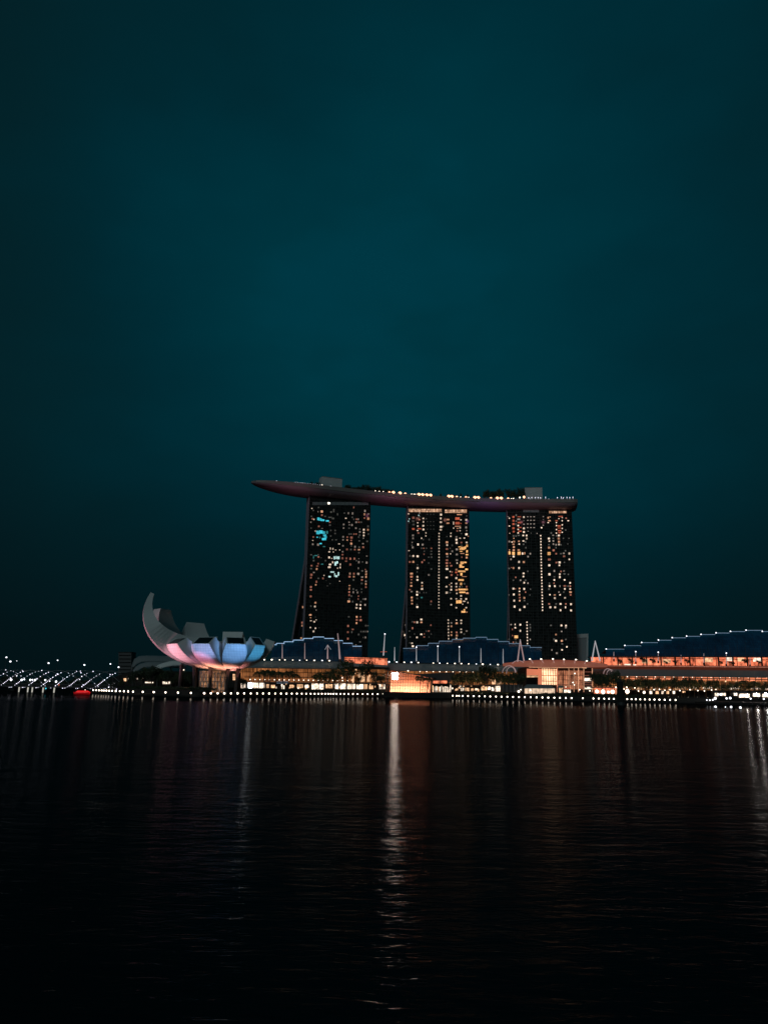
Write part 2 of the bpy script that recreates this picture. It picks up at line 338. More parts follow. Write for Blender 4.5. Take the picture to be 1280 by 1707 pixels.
T1B = rows("310,70,36,40,r 305,105,30,26,r 378,160,28,38,r 370,200,24,26,o 305,230,34,34,r 305,268,34,28,r 303,355,34,34,r 365,440,30,34,o 358,490,28,30,w 305,485,20,30,d 375,537,16,18,g 297,602,42,30,o 300,640,20,14,o 305,680,30,14,w 350,693,28,28,w 365,630,12,10,d 375,668,16,16,w 298,770,20,22,w 365,780,20,30,w 340,822,26,34,w 415,775,12,12,d 590,30,50,18,b 622,68,14,46,b 645,85,26,26,b 672,55,16,46,b 555,92,30,18,b 480,75,12,20,w 688,152,14,14,w 510,145,10,10,d 560,185,20,15,d 525,215,16,14,d 825,50,24,30,g 878,50,26,26,r 935,55,36,34,w 820,92,36,32,r 876,92,30,28,o 872,135,28,32,d 1040,25,24,30,o 1038,60,24,28,o 1040,95,24,36,o 988,97,36,24,g 985,135,30,30,r 982,182,30,28,d 990,12,24,18,g 1037,190,24,38,o 1037,232,26,28,r 820,210,28,18,o 817,252,22,38,o 815,297,28,30,r 815,338,26,36,r 870,258,26,34,d 870,300,22,34,g 926,303,22,30,g 980,258,24,18,d 980,300,18,30,d 810,422,44,34,o 862,425,26,34,d 970,425,28,30,d 915,465,26,30,w 965,470,26,30,w 1027,468,28,34,g 912,508,34,28,w 963,515,24,34,w 915,628,28,30,o 965,628,28,22,r 915,668,32,36,r 967,672,40,36,r 912,712,26,34,o 800,750,30,38,r 862,795,36,28,r 798,832,30,36,r 850,832,20,36,d 797,920,26,36,r 960,962,28,26,d 905,1003,26,14,g")
T1L = rows("232,90,16,20,w 212,498,56,40,o 237,615,22,40,w 192,705,30,36,r 232,705,34,24,o 200,745,50,34,o 213,825,18,30,w 180,912,34,30,o")
T2A = rows("190,198,34,18,w 203,275,12,16,b 190,310,20,14,b 203,335,16,20,d 263,258,46,44,r 260,310,46,34,d 265,362,46,34,d 263,428,50,36,R 355,240,44,30,d 345,220,20,12,b 355,285,40,30,r 330,335,24,20,w 330,385,26,30,w 355,425,70,22,R 328,452,30,22,w 340,490,36,30,r 415,268,30,26,w 417,320,20,34,w 415,380,34,34,w 417,436,34,34,w 455,490,18,26,w 453,535,18,26,w 685,210,36,40,w 680,268,30,36,w 682,325,40,36,w 685,395,44,36,w 680,440,42,34,w 716,390,16,30,g 790,285,60,28,o 790,340,56,30,o 965,210,100,16,o 935,270,90,50,R 935,340,90,50,R 940,388,120,18,o 987,290,24,24,w 987,345,24,20,R 975,412,30,20,w 935,420,30,20,o 875,340,16,60,w 877,415,20,26,w 930,460,30,30,r 975,455,22,20,w 1070,290,36,36,w 1070,340,36,30,o 1068,405,34,40,g 1075,230,30,20,d 258,528,36,34,g 258,572,30,34,g 335,665,32,40,w 388,570,24,28,w 415,590,20,30,d 405,668,34,36,g 255,710,34,40,g 197,760,26,16,w 263,842,36,36,w 328,845,40,40,w 213,840,26,40,d 210,932,36,36,r 263,930,36,40,o 397,935,28,40,r 328,1025,36,40,w 325,975,26,20,d 325,1158,32,32,w 235,1110,55,36,o 235,1155,55,36,R 835,495,20,26,w 833,540,26,26,w 920,550,36,30,g 920,592,36,36,w 923,640,36,40,w 775,545,26,20,d 775,632,46,40,o 778,675,32,30,w 775,735,42,34,r 995,500,30,20,d 1070,510,44,40,w 975,570,30,20,w 1040,568,30,24,w 1100,540,20,20,o 995,635,34,30,r 1075,635,34,30,w 1015,725,60,46,Y 1055,715,20,40,Y 1080,685,26,36,Y 975,735,18,26,Y 970,702,40,14,Y 990,770,40,14,Y 1080,770,24,36,Y 1010,803,80,14,o 1080,820,40,18,Y 925,740,40,36,g 925,818,40,36,g 775,810,42,34,o 780,850,36,30,g 830,808,22,22,w 775,905,46,36,r 772,950,46,38,r 775,993,36,30,o 775,1040,50,36,w 1075,865,36,36,o 925,905,44,36,g 930,950,24,26,w 1005,945,50,36,Y 1055,938,36,20,Y 985,982,40,28,Y 1000,1008,70,18,Y 840,990,40,30,r 825,1078,24,22,w 852,1085,28,26,r 845,1130,36,36,r 920,1050,40,36,o 915,1090,36,34,R 1000,1075,110,24,Y 1075,1045,40,24,Y 995,1120,30,40,Y 1040,1155,100,10,o 772,1168,40,26,w 920,1175,32,30,w") + [(x, y, 16, 16, 'd') for x in (478, 527, 572) for y in (205, 318, 375, 432)] + slant(656, 497, 653, 1180, 16, 21, 26, 'w')
T2B = rows("235,60,50,34,o 235,105,30,26,r 232,152,34,26,o 232,200,40,34,o 237,287,36,30,g 240,378,36,36,o 242,422,34,34,o 243,470,36,30,o 325,62,28,30,w 326,108,36,34,w 320,290,30,30,w 320,335,36,36,w 323,522,42,38,w 396,152,28,30,w 396,200,30,32,o 395,245,44,40,w 390,378,28,20,t 770,72,40,30,w 768,212,34,32,w 772,303,42,42,w 845,32,34,30,r 842,160,26,22,w 815,182,22,20,o 842,212,26,28,w 840,258,32,34,w 838,395,28,28,w 840,487,32,28,w 918,82,36,38,w 990,110,80,26,Y 918,165,32,30,w 990,170,30,36,Y 918,212,30,28,w 920,262,40,36,o 925,315,26,26,w 1020,255,140,24,Y 1010,298,90,20,Y 1085,310,50,36,o 990,352,32,32,w 990,398,28,26,w 1068,400,32,34,w 918,398,30,20,w 970,442,56,46,Y 925,445,18,46,Y 1037,435,44,22,w 1015,478,20,20,w 1095,455,18,30,w 918,533,28,28,w 1068,532,30,26,w 1025,595,60,26,Y 1075,600,30,20,o 1040,565,22,24,Y 385,712,42,34,w 385,755,40,30,o 322,755,38,40,w 250,748,26,30,d 250,845,28,44,r 385,938,40,30,w 318,985,32,34,w 243,1075,34,28,w 257,1120,44,36,w 843,765,32,30,g 843,815,32,38,o 845,905,28,30,o 843,950,30,36,o 920,722,24,22,w 923,770,42,34,o 922,910,34,36,r 925,957,38,38,o 920,1000,30,26,w 992,727,32,28,w 992,770,28,28,w 992,862,30,26,w 992,907,30,28,w") + slant(652, 76, 652, 537, 11, 21, 24, 'w') + slant(795, 722, 799, 1005, 7, 20, 28, 'w')
T2L = rows("137,705,34,36,g 145,795,44,26,g 152,825,24,18,g 130,950,32,40,w 148,990,14,36,w 80,1145,30,40,o")
T3A = rows("150,232,18,18,w 150,335,22,18,w 133,212,26,8,g 155,433,12,12,w 205,215,36,34,R 205,265,34,36,R 205,310,36,34,R 205,365,40,36,R 208,410,34,30,R 283,212,66,18,R 275,245,50,26,g 283,290,60,26,R 268,330,26,24,w 290,355,56,18,R 268,380,24,20,w 290,405,60,20,R 268,428,22,20,w 275,460,40,24,d 343,217,28,30,w 343,265,18,18,d 345,312,24,18,g 344,367,32,30,w 344,415,32,30,w 335,462,28,24,w 380,462,24,28,w 382,503,26,30,w 400,405,20,10,g 440,430,14,12,d 603,210,18,16,g 603,250,16,16,d 603,325,18,18,g 580,358,24,22,w 520,435,12,18,g 668,225,22,30,o 692,215,24,12,o 684,265,40,22,o 668,290,24,16,w 833,208,76,20,R 810,238,16,12,w 780,265,40,22,R 778,290,18,16,w 855,224,20,10,w 855,265,16,20,w 815,335,56,22,R 815,362,60,18,R 820,398,60,22,R 820,425,40,20,R 778,330,18,20,w 855,320,18,20,w 855,368,18,20,w 778,383,18,18,w 778,430,18,20,w 855,420,20,18,w 935,265,30,16,w 735,460,26,20,g 810,462,34,30,w 677,503,32,30,w 683,538,24,20,w 677,585,26,20,d 680,625,38,36,o 735,500,26,20,d 737,535,26,26,g 738,577,22,26,g 808,503,36,36,o 812,545,30,34,o 812,582,32,30,w 872,500,20,20,d 945,500,18,18,d 930,575,18,14,d 150,543,28,30,g 210,500,14,20,o 212,543,36,30,o 185,550,16,22,w 205,580,36,28,o 210,617,32,32,o 208,657,36,30,o 205,700,34,40,Y 207,742,32,34,w 278,540,28,26,o 282,577,24,20,w 337,535,30,18,w 340,580,24,26,d 275,657,40,30,o 280,700,40,42,Y 326,703,24,40,w 354,700,24,40,o 153,655,16,20,o 153,695,24,40,Y 160,740,16,20,d 172,780,22,30,g 740,660,36,34,r 680,703,40,40,Y 683,783,48,36,r 875,700,32,28,g 880,740,36,30,r 950,703,28,36,w 950,780,22,26,w 885,820,20,18,d 820,822,36,36,w 817,860,22,26,w 683,860,34,36,w 280,815,26,36,w 343,817,34,36,o 280,897,26,36,w 205,897,30,36,o 178,890,14,14,r 750,935,26,36,g 878,935,28,26,g 885,975,34,26,d 685,980,34,40,w 823,980,28,34,w 823,1018,30,30,w 750,1012,26,20,d 340,968,32,28,w 338,1010,24,26,w") + [(x, y, 26, 14, 'g') for x in (395, 437, 480) for y in (212, 260, 308, 357)] + slant(568, 465, 580, 1020, 15, 19, 24, 'w')
T3B = rows("338,52,22,22,w 348,132,24,30,w 205,212,32,34,w 232,215,14,20,r 285,210,26,26,o 285,248,22,20,w 348,215,28,36,w 210,290,28,34,w 285,292,26,32,o 288,332,30,30,r 288,372,26,28,o 350,335,28,36,o 352,372,28,26,d 215,372,28,34,w 220,452,30,36,w 352,455,32,36,w 292,495,28,36,w 750,95,26,26,w 886,95,26,26,w 960,135,24,30,w 823,58,22,36,w 687,177,30,34,w 757,178,26,34,w 825,178,14,30,g 890,175,44,26,r 962,178,26,26,r 890,215,24,28,w 962,215,24,26,w 965,258,42,34,o 968,295,28,28,r 690,292,24,24,w 755,297,36,24,o 757,338,30,34,w 826,295,22,24,w 893,335,28,28,w 833,415,34,30,w 972,420,30,36,w 697,460,32,36,w 760,460,30,34,w 900,460,18,36,w 833,500,28,34,w 973,503,30,34,w 228,690,14,26,w 297,693,28,32,w 230,733,26,24,w 296,775,22,36,w 242,855,48,36,Y 705,702,28,26,d 845,703,28,32,w 905,705,28,30,w 848,783,24,24,g 772,825,28,30,o 772,908,34,34,w 850,908,36,34,o 855,950,30,22,d 917,988,24,26,w 853,1028,24,28,w 717,1030,12,30,g 783,1072,34,34,g") + slant(582, 62, 593, 500, 12, 19, 24, 'w') + slant(385, 660, 392, 945, 8, 18, 24, 'w')
T3L = rows("185,755,32,34,r 185,838,34,24,r 180,907,20,14,w")
def winpx(data, ox, oy, s): return [(ox + x / s, oy + y / s, w / s * (1 if c in 'cbtY' else .74), h / s * (1 if c in 'cbtY' else .7), c) for x, y, w, h, c in data]
def tower(lpx, rpx, toppy, label, wins, legwins, crown, legtop):
    # front-left edge: the plane that runs parallel to the path six metres in front of it
    def pos(px):
        d = ray(px, toppy); lo, hi = -150.0, 250.0
        for _ in range(60):
            mid = (lo + hi) / 2; q = path(mid); a = math.radians(interp(HEAD, mid)); q = q + V((math.sin(a), -math.cos(a), 0)) * 7
            if q.x / q.y < d.x / d.y: lo = mid
            else: hi = mid
        return q
    A, B = pos(lpx), pos(rpx)
    U_ = (B - A).normalized(); D = V((-U_.y, U_.x, 0)); Wd = (B - A).length
    ZT = TOWER_Z
    root = thing('hotel_tower', label, 'hotel tower', ((A + B) / 2 + D * 6).to_tuple(), 'three hotel towers under the sky deck')
    at = lambda u, v, z: A + U_ * u + D * v + V((0, 0, z))
    def slab(u0, u1, v0, v1, z0, z1, mb=None):
        mb = mb or MB(); return mb.prism([at(u0, v0, z0), at(u1, v0, z0), at(u1, v0, z1), at(u0, v0, z1)], D * (v1 - v0))
    slab(0, Wd, 0, 6, .8, ZT).build('front_slab', 'tower_glass', root)
    leg = lambda z: 38 * (legtop - z) / 80 if z < legtop else 0
    r = MB(); zs = [.8, 20, 40, 62, 84, 105, 125, legtop, ZT]
    rr = [[at(.5, 6.02 + leg(z), z), at(Wd - .5, 6.02 + leg(z), z), at(Wd - .5, 12.5 + leg(z), z), at(.5, 12.5 + leg(z), z)] for z in zs]
    r.grid(rr, close=True); r.f += [(0, 1, 2, 3), tuple(len(r.v) - 4 + i for i in (3, 2, 1, 0))]
    r.build('rear_slab', 'tower_glass', root)
    # pale end walls that frame the sides
    slab(-.5, 0, .05, 5.9, .8, ZT).build('end_wall', 'end_wall', root)
    e = MB(); e.grid([[at(-.4, 6.1 + leg(z), z), at(.48, 6.1 + leg(z), z), at(.48, 10.5 + leg(z), z), at(-.4, 10.5 + leg(z), z)] for z in zs], close=True)
    e.build('end_wall', 'end_wall', root)
    # glazed atrium between the legs
    q = MB(); q.grid([[at(3, 6.05, z), at(3, 6.06 + leg(z), z)] for z in zs[:8]]); q.build('atrium_glass', 'black_glass', root)
    # sunshade fins
    fb = MB(); z = 4.0
    while z < ZT - 2:
        slab(.1, Wd - .1, -.22, -.003, z, z + .25, fb); z += 3.3
    fb.build('floor_fins', 'fin', root)
    fb = MB()
    for i in range(1, 14):
        u = Wd * i / 14; slab(u - .12, u + .12, -.35, -.223, 1, ZT, fb)
    fb.build('facade_ribs', 'fin', root)
    # dark crown under the deck
    slab(1.5, Wd - 1.5, 2, 12, ZT + .004, ZT + 6).build('crown', 'dark_metal', root)
    for (px0, px1, y0, y1, mt) in crown:
        hit(quadpx(px0, y0, px1, y1, 800), A, D, -.3, .55, 'crown_light' if mt != 'roof_metal' else 'crown_band', mt, root)
    # fainter rooms that fill the grid between the bright ones
    rw_ = random.Random(int(lpx)); gx = lpx + 3
    while gx < rpx - 3:
        gy = toppy + 6
        while gy < toppy + 225:
            k = (gx - lpx) / (rpx - lpx)
            dark = (.38 < k < .62) or (k < .38 and toppy < 845 and gy > toppy + 130) or (toppy + 160 < gy < toppy + 185)
            if not dark and rw_.random() < .13 and not any(abs(gx - q[0]) < 3.4 and abs(gy - q[1]) < 3 for q in wins): wins = wins + [(gx + rw_.uniform(-.6, .6), gy, rw_.uniform(1.4, 2.8), rw_.uniform(1.8, 2.8), rw_.choice('dddgr'))]
            gy += 4.93
        gx += 3.95
    ws = sorted(wins, key=lambda t: -t[2] * t[3] * (.2 if t[4] == 'd' else 1))
    legn = 0
    for (x, y, w_, h_, c) in legwins:
        # leg windows sit on the atrium glass, a plane across the depth
        pl = [at(3, 6, 0), U_]
        hit([P(x - w_ / 2, y - h_ / 2, 800), P(x + w_ / 2, y - h_ / 2, 800), P(x + w_ / 2, y + h_ / 2, 800), P(x - w_ / 2, y + h_ / 2, 800)], pl[0], U_, -.12, .1, 'lit_window_or_glare', 'win_' + c, root); legn += 1
    rest = {}
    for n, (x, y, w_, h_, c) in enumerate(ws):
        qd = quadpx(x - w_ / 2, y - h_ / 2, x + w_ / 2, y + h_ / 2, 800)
        if n < 100 - legn: hit(qd, A, D, -.42, .19, 'lit_window_or_glare', 'win_' + c, root)
        else:
            rest.setdefault(c, []).append(qd)
    mb = MB(); mats = []; idx = []
    for c, qs in rest.items():
        mats.append(MT['win_' + c])
        for qd in qs:
            n0 = len(mb.f); hit(qd, A, D, -.42, .19, None, None, None, mb); idx += [len(mats) - 1] * (len(mb.f) - n0)
    if mb.f:
        o = mb.build('distant_panes', mats[0], root)
        for mm in mats[1:]: o.data.materials.append(mm)
        for f, i in zip(o.data.polygons, idx): f.material_index = i
        o['kind'] = 'stuff'
    return root
def hit(quad, A, D, off, th, name, mt, root, mb=None):
    e = V((0, 0, EYE)); out = []
    for p in quad:
        d = p - e; t = (A - e).dot(D) / d.dot(D); out.append(e + d * t + D * off)
    m_ = mb if mb is not None else MB(); m_.prism(out, D * th)
    if mb is None: return m_.build(name, mt, root)
DECK_Z = P(730, 830, 866).z
TOWER_Z = DECK_Z - 9.5
MT['crown_warm'] = gridglow('crown_warm', (1, .6, .38, 1), (.5, .25, .14, 1), (.05, .03, .02, 1), .9, 2.0, 5, .2, .8, .35)
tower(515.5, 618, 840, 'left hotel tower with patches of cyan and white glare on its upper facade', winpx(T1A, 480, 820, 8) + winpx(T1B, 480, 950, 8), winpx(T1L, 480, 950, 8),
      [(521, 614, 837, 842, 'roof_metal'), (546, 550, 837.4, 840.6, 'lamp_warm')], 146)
tower(680, 782, 849, 'middle hotel tower with golden windows down its right side and a bright crown strip', winpx(T2A, 660, 835, 9.143) + winpx(T2B, 660, 955, 9.143), winpx(T2L, 660, 955, 9.143),
      [(681, 736, 848.5, 853.5, 'crown_warm'), (741, 778, 849.5, 855, 'crown_warm')], 122)
tower(845, 953, 853, 'right hotel tower, its top floors glowing red either side of a dark centre', winpx(T3A, 830, 835, 8) + winpx(T3B, 830, 955, 8), winpx(T3L, 830, 955, 8),
      [(872, 898, 849.5, 854, 'roof_metal'), (915, 944, 852, 855.5, 'crown_warm')], 112)

# sky deck: a long boat hull across the three towers
def xat(px, py=830, off=0):
    d = ray(px, py); lo, hi = -170.0, 280.0
    for _ in range(60):
        mid = (lo + hi) / 2; q = edgept(mid, off, 0)
        if q.x / q.y < d.x / d.y: lo = mid
        else: hi = mid
    return mid
def edgept(x, v, z):
    q = path(x); a = math.radians(interp(HEAD, x)); return q + V((-math.sin(a), math.cos(a), 0)) * v + V((0, 0, z))
XL, XR = xat(417), xat(962, 830, -15)
def deckw(x):
    t = min(1, (x - XL) / 75); l = (1 - (1 - t) ** 2) ** .5
    r = min(1, (XR - x) / 5); return 18.5 * l * (.9 + .1 * r), 9.5 * (.12 + .88 * (1 - (1 - min(1, (x - XL) / 60)) ** 2) ** .8) * (.8 + .2 * r)
sd_root = thing('sky_deck', 'long boat shaped sky deck resting across three towers with a pointed overhanging end', 'roof deck', path(60).to_tuple()[:2] + (DECK_Z,))
xs = [XL + (XR - XL) * i / 90 for i in range(91)]; xs[0] += .05
hull, rim, deckr = [], [], []
for x in xs:
    hw, hd = deckw(x); row = []
    for k in range(17):
        t = math.pi * k / 16; c_, s_ = math.cos(t), math.sin(t)
        row.append(edgept(x, -hw * abs(c_) ** .8 * (1 if c_ > 0 else -1), DECK_Z - hd * s_ ** .75))
    hull.append(row)
    rim.append([edgept(x, -hw * 1.006, DECK_Z - .34 * hd), edgept(x, -hw * 1.01 - .05, DECK_Z + 1.1), edgept(x, -hw * .985, DECK_Z + 1.1), edgept(x, -hw * .985, DECK_Z - .2)])
    deckr.append([edgept(x, -hw * .99, DECK_Z - .1), edgept(x, hw * .99, DECK_Z - .1)])
h_ = MB(); h_.grid(hull); h_.f.append(tuple(len(h_.v) - 17 + i for i in range(17))); h_.build('hull', 'hull', sd_root, smooth=False)
for f in sd_root.children[-1].data.polygons: f.use_smooth = len(f.vertices) == 4
MB().grid(rim).build('parapet', mat('fascia', (.23, .215, .205), .5, vary=.2, scale=.08), sd_root)
MB().grid(deckr).build('deck_floor', 'deck', sd_root)
# lift houses on the deck
for (x0, x1, y0, y1) in ((536.8, 570.6, 795.8, 816), (874.8, 903.6, 812.3, 831)):
    xa, xb = xat(x0, y0, 4), xat(x1, y0, 4)
    a, b = edgept(xa, 4, 0), edgept(xb, 4, 0); d = V((-(b - a).y, (b - a).x, 0)).normalized()
    zt = P((x0 + x1) / 2, (y0 + .7), (a.y + b.y) / 2).z
    lh = MB().prism([a + V((0, 0, DECK_Z - .1)), b + V((0, 0, DECK_Z - .1)), b + V((0, 0, zt)), a + V((0, 0, zt))], d * 11).build('lift_house', 'pale_cladding', sd_root)
    MB().prism([a + V((0, 0, zt + .01)) - d * .3, b + V((0, 0, zt + .01)) - d * .3, b + V((0, 0, zt + .5)) - d * .3, a + V((0, 0, zt + .5)) - d * .3], d * 11.6).build('roof_cap', 'grey_metal', lh)
# restaurant pavilion and low walls on the overhang
for (xa, xb, v0, hh) in ((xat(470), xat(534), 1, 5.5), (xat(500), xat(536), -7, 3.2), (xat(690), xat(720), -8, 3.4), (xat(742), xat(800), -8, 3.2), (xat(906), xat(957), -9, 3.6)):
    n = 8; fr = [edgept(xa + (xb - xa) * i / n, v0, DECK_Z - .05) for i in range(n + 1)]
    tp = [p + V((0, 0, hh * (.45 + .55 * math.sin(math.pi * (.12 + .76 * i / n))))) for i, p in enumerate(fr)]
    bk = [edgept(xa + (xb - xa) * i / n, v0 + 9, DECK_Z - .05) for i in range(n + 1)]
    tb = [V((q.x, q.y, p.z)) for p, q in zip(tp, bk)]
    m_ = MB(); m_.grid([fr, tp, tb, bk]); m_.build('deck_pavilion', 'dark_metal', sd_root)
# lamps along the parapet
def decklamps(pts, r, mt, name):
    for (px, py) in pts:
        x = xat(px, py, -17)
        hw, _ = deckw(x); q = edgept(x, -hw * .93, 0); p = P(px, py, q.y)
        z = max(p.z, DECK_Z + 1.3)
        MB().tube([V((p.x, q.y, DECK_Z - .1)), V((p.x, q.y, z))], .08, 5).ball((p.x, q.y, z), r, 8, 6).build(name, mt, sd_root, smooth=True)
c8 = lambda L_: [(680 + x / 4.267, 780 + y / 4.267) for x, y in L_]
c7 = lambda L_: [(400 + x / 4.267, 780 + y / 4.267) for x, y in L_]
decklamps(c8([(77, 208), (103, 209), (133, 210), (160, 210), (290, 215), (312, 217), (475, 223), (500, 223), (635, 225), (663, 226)]) + c7([(1090, 198), (1138, 201), (1272, 208)]), 2.1, 'lamp_orange', 'terrace_lamp')
decklamps(c8([(347, 220), (412, 222), (590, 226), (712, 228), (825, 207)]) + c7([(1062, 197), (1175, 203)]), 1.4, 'lamp_orange', 'terrace_lamp')
decklamps(c8([(25, 205), (42, 207), (374, 222), (432, 223), (735, 224), (750, 219), (795, 210)]) + c7([(962, 188), (990, 191), (1018, 194), (1220, 206), (1245, 207), (582, 162)]), .75, 'lamp_warm', 'terrace_lamp')
decklamps(c7([(258, 138), (393, 141), (410, 140), (428, 143), (446, 145), (462, 147), (480, 148), (500, 150), (518, 152), (535, 154), (552, 156), (568, 157), (645, 138), (443, 120)]) + c8([(858, 212), (880, 209), (905, 210), (925, 210), (942, 212), (978, 208), (1062, 210), (1090, 208), (1105, 212), (1130, 209), (1150, 210), (1172, 208), (868, 234), (1002, 235), (1100, 234)]), .42, 'dot_white', 'parapet_light')
# unseen spots added in open air to wash the hull pink and purple
for (px, colr, e) in ((440, (1, .35, .5), 1300), (475, (1, .35, .5), 1800), (500, (1, .4, .5), 1300), (628, (.9, .3, .5), 1800), (648, (.9, .3, .5), 1800), (668, (1, .3, .4), 1500), (700, (1, .4, .3), 1500), (750, (1, .4, .3), 1500), (792, (.75, .35, 1), 1300), (812, (.7, .35, 1), 1500), (832, (.8, .35, .7), 1800), (870, (1, .35, .4), 1500), (910, (1, .4, .5), 1000)):
    x = xat(px); q = edgept(x, -38, DECK_Z - 18)
    ld = bpy.data.lights.new('added_hull_spot', 'SPOT'); ld.energy = e; ld.color = colr; ld.spot_size = math.radians(120); ld.spot_blend = 1; ld.shadow_soft_size = 1.5
    lo = bpy.data.objects.new('added_hull_spot', ld); C.objects.link(lo); lo.location = q
    lo.rotation_euler = (edgept(x, -4, DECK_Z) - q).to_track_quat('-Z', 'Y').to_euler(); lo.parent = sd_root; lo.location = q - sd_root.location

# ------------------------------------------------------------------ lotus shaped museum
def petal_mat():
    m, N, L, b = newmat('petal_panels')
    b.inputs['Roughness'].default_value = .45
    t = N.new('ShaderNodeTexCoord'); s = N.new('ShaderNodeUVMap') if False else None
    k = N.new('ShaderNodeTexBrick'); k.offset = 0; k.inputs['Scale'].default_value = 1; k.inputs['Brick Width'].default_value = 1.5; k.inputs['Row Height'].default_value = 1.3; k.inputs['Mortar Size'].default_value = .07; k.inputs['Mortar Smooth'].default_value = .2
    k.inputs['Color1'].default_value = (.62, .62, .62, 1); k.inputs['Color2'].default_value = (.54, .55, .55, 1); k.inputs['Mortar'].default_value = (.36, .36, .37, 1)
    sp = N.new('ShaderNodeSeparateXYZ'); cb = N.new('ShaderNodeCombineXYZ'); L.new(t.outputs['Object'], sp.inputs[0]); L.new(sp.outputs[0], cb.inputs[0]); L.new(sp.outputs[2], cb.inputs[1])
    L.new(cb.outputs[0], k.inputs['Vector']); L.new(k.outputs[0], b.inputs['Base Color'])
    return m
MT['petal_outer'] = petal_mat()
MT['petal_side'] = mat('petal_side', (.64, .66, .66), .6, vary=.1, scale=.12)
MC = P(368, 1118, 455); S = mpp(455)
museum = thing('lotus_museum', 'white lotus shaped museum with ten curved petals glowing pink and blue', 'museum', (MC.x, MC.y, 1.0))
def petal(ang, a, b, thm, ztop, rin, T0, T1, ftip, cap, dx=0):
    PC = MC + V((dx * S, 0, 0))
    q = math.radians(ang); er = V((math.sin(q), -math.cos(q), 0)); et = V((math.cos(q), math.sin(q), 0))
    n = 26; thm = math.radians(thm); O, I, Wd = [], [], []
    for i in range(n + 1):
        t = i / n; th = .10 + (thm - .10) * t
        r, z = a * math.sin(th), b * (1 - math.cos(th)); O.append((r, z))
        nx, nz = -b * math.sin(th), a * math.cos(th); l = math.hypot(nx, nz); nx, nz = nx / l, nz / l
        k = T0 * (1 - t) ** 1.0 + T1
        ir, iz = r + nx * k, z + nz * k
        I.append([max(ir, 8), iz])
        full = 1 - (1 - ftip) * max(0, (t - .35) / .65) ** 1.5
        Wd.append(max(r, 1) * math.tan(math.radians(17.2)) * full)
    # bring the inner edge of the tip to its own height
    dr, dz = rin - I[-1][0], ztop - I[-1][1]
    for i in range(n + 1):
        k = (i / n) ** 3; I[i][0] += dr * k; I[i][1] += dz * k
    pt = lambda r, z, s: PC + er * (r * S) + et * (s * S) + V((0, 0, z * S))
    m_ = 8; outer = []
    for (r, z), wd in zip(O, Wd):
        outer.append([pt(r + wd * .05 * (1 - (2 * j / m_ - 1) ** 2), z, wd * (2 * j / m_ - 1)) for j in range(m_ + 1)])
    pr = MB().grid(outer).build('petal', 'petal_outer', museum, smooth=True)
    sides = MB()
    wi = [min(wd, max(ir, 1) * math.tan(math.radians(17.2))) for wd, (ir, _) in zip(Wd, I)]
    wi[-1] = Wd[-1]
    for s in (-1, 1):
        sides.grid([[pt(r, z, s * wd), pt(ir, iz, s * w2)] for (r, z), (ir, iz), wd, w2 in zip(O, I, Wd, wi)])
    sides.grid([[pt(ir, iz, -w2), pt(ir, iz, w2)] for (ir, iz), w2 in zip(I, wi)])
    sides.build('petal_side', 'petal_side', pr)
    (r, z), wd, (ir, iz) = O[-1], Wd[-1], I[-1]
    tipq = [pt(r, z, -wd), pt(r, z, wd), pt(ir, iz, wd), pt(ir, iz, -wd)]
    if cap:
        c_ = sum(tipq, V()) / 4; inn = [c_ + (p - c_) * .86 for p in tipq]; back = er * -.6
        MB().grid([tipq, inn], close=True).build('tip_frame', 'petal_side', pr)
        MB().add(inn, [(0, 1, 2, 3)]).build('skylight', 'black_glass', pr)
    else:
        MB().add(tipq, [(0, 1, 2, 3)]).build('tip_cap', 'petal_side', pr)
VA = 12.0
petal(VA - 86, 128, 89, 111, 119, 114, 50, 4, .25, False)
petal(VA - 59, 98, 46, 80, 48, 80, 38, 9, .60, True, 5)
petal(VA - 34, 90, 46, 80, 49.5, 72, 38, 9, .58, True, 16)
petal(VA + 5, 84, 47, 80, 50, 66, 38, 9, .58, True, 13)
petal(VA + 45, 66, 48, 80, 53, 53, 30, 8, .56, True, 13)
petal(VA + 86, 78, 58, 80, 52, 63, 30, 8, .66, False, 8)
petal(VA + 124, 66, 58, 80, 50, 52, 28, 8, .70, False)
petal(VA + 163, 72, 64, 84, 67, 58, 28, 8, .80, False)
petal(VA - 148, 102, 77, 84, 82, 90, 32, 8, .55, False)
petal(VA - 121, 128, 91, 96, 102, 114, 38, 6, .38, False)
# bowl floor, lattice drum and slanted columns
DC = MC + V((-11 * S, 0, 0))
ring = lambda r, z, n=40: [DC + V((math.cos(2 * math.pi * k / n) * r * S, math.sin(2 * math.pi * k / n) * r * S, z * S)) for k in range(n)]
ringm = lambda r, z, n=40: [MC + V((8 * S, 0, 0)) + V((math.cos(2 * math.pi * k / n) * r * S, math.sin(2 * math.pi * k / n) * r * S, z * S)) for k in range(n)]
MB().grid([ringm(.5, -1.6), ringm(12, -1.4), ringm(24, .2), ringm(26, 5), ringm(.5, 8)], close=True).build('bowl', 'petal_side', museum, smooth=True)
MT['drum_glass'] = gridglow('drum_glass', (.9, .42, .2, 1), (.5, .22, .1, 1), (.06, .03, .02, 1), .38, 1.6, 2.4, .22, .8, .3)
base_z = (1.2 - MC.z) / S
MB().grid([ring(22, -1.4), ring(21, base_z * .6), ring(20, base_z)], close=True).build('drum', 'drum_glass', museum)
lat = MB()
for k in range(18):
    for s in (1, -1):
        lat.tube([DC + V((math.cos(2 * math.pi * (k + s * t * 1.6) / 18) * (22.9 - t) * S, math.sin(2 * math.pi * (k + s * t * 1.6) / 18) * (22.9 - t) * S, (-1.5 + (base_z + 1.5) * t) * S)) for t in (0, .33, .66, 1)], .22, 5)
lat.build('lattice', 'pale_cladding', museum)
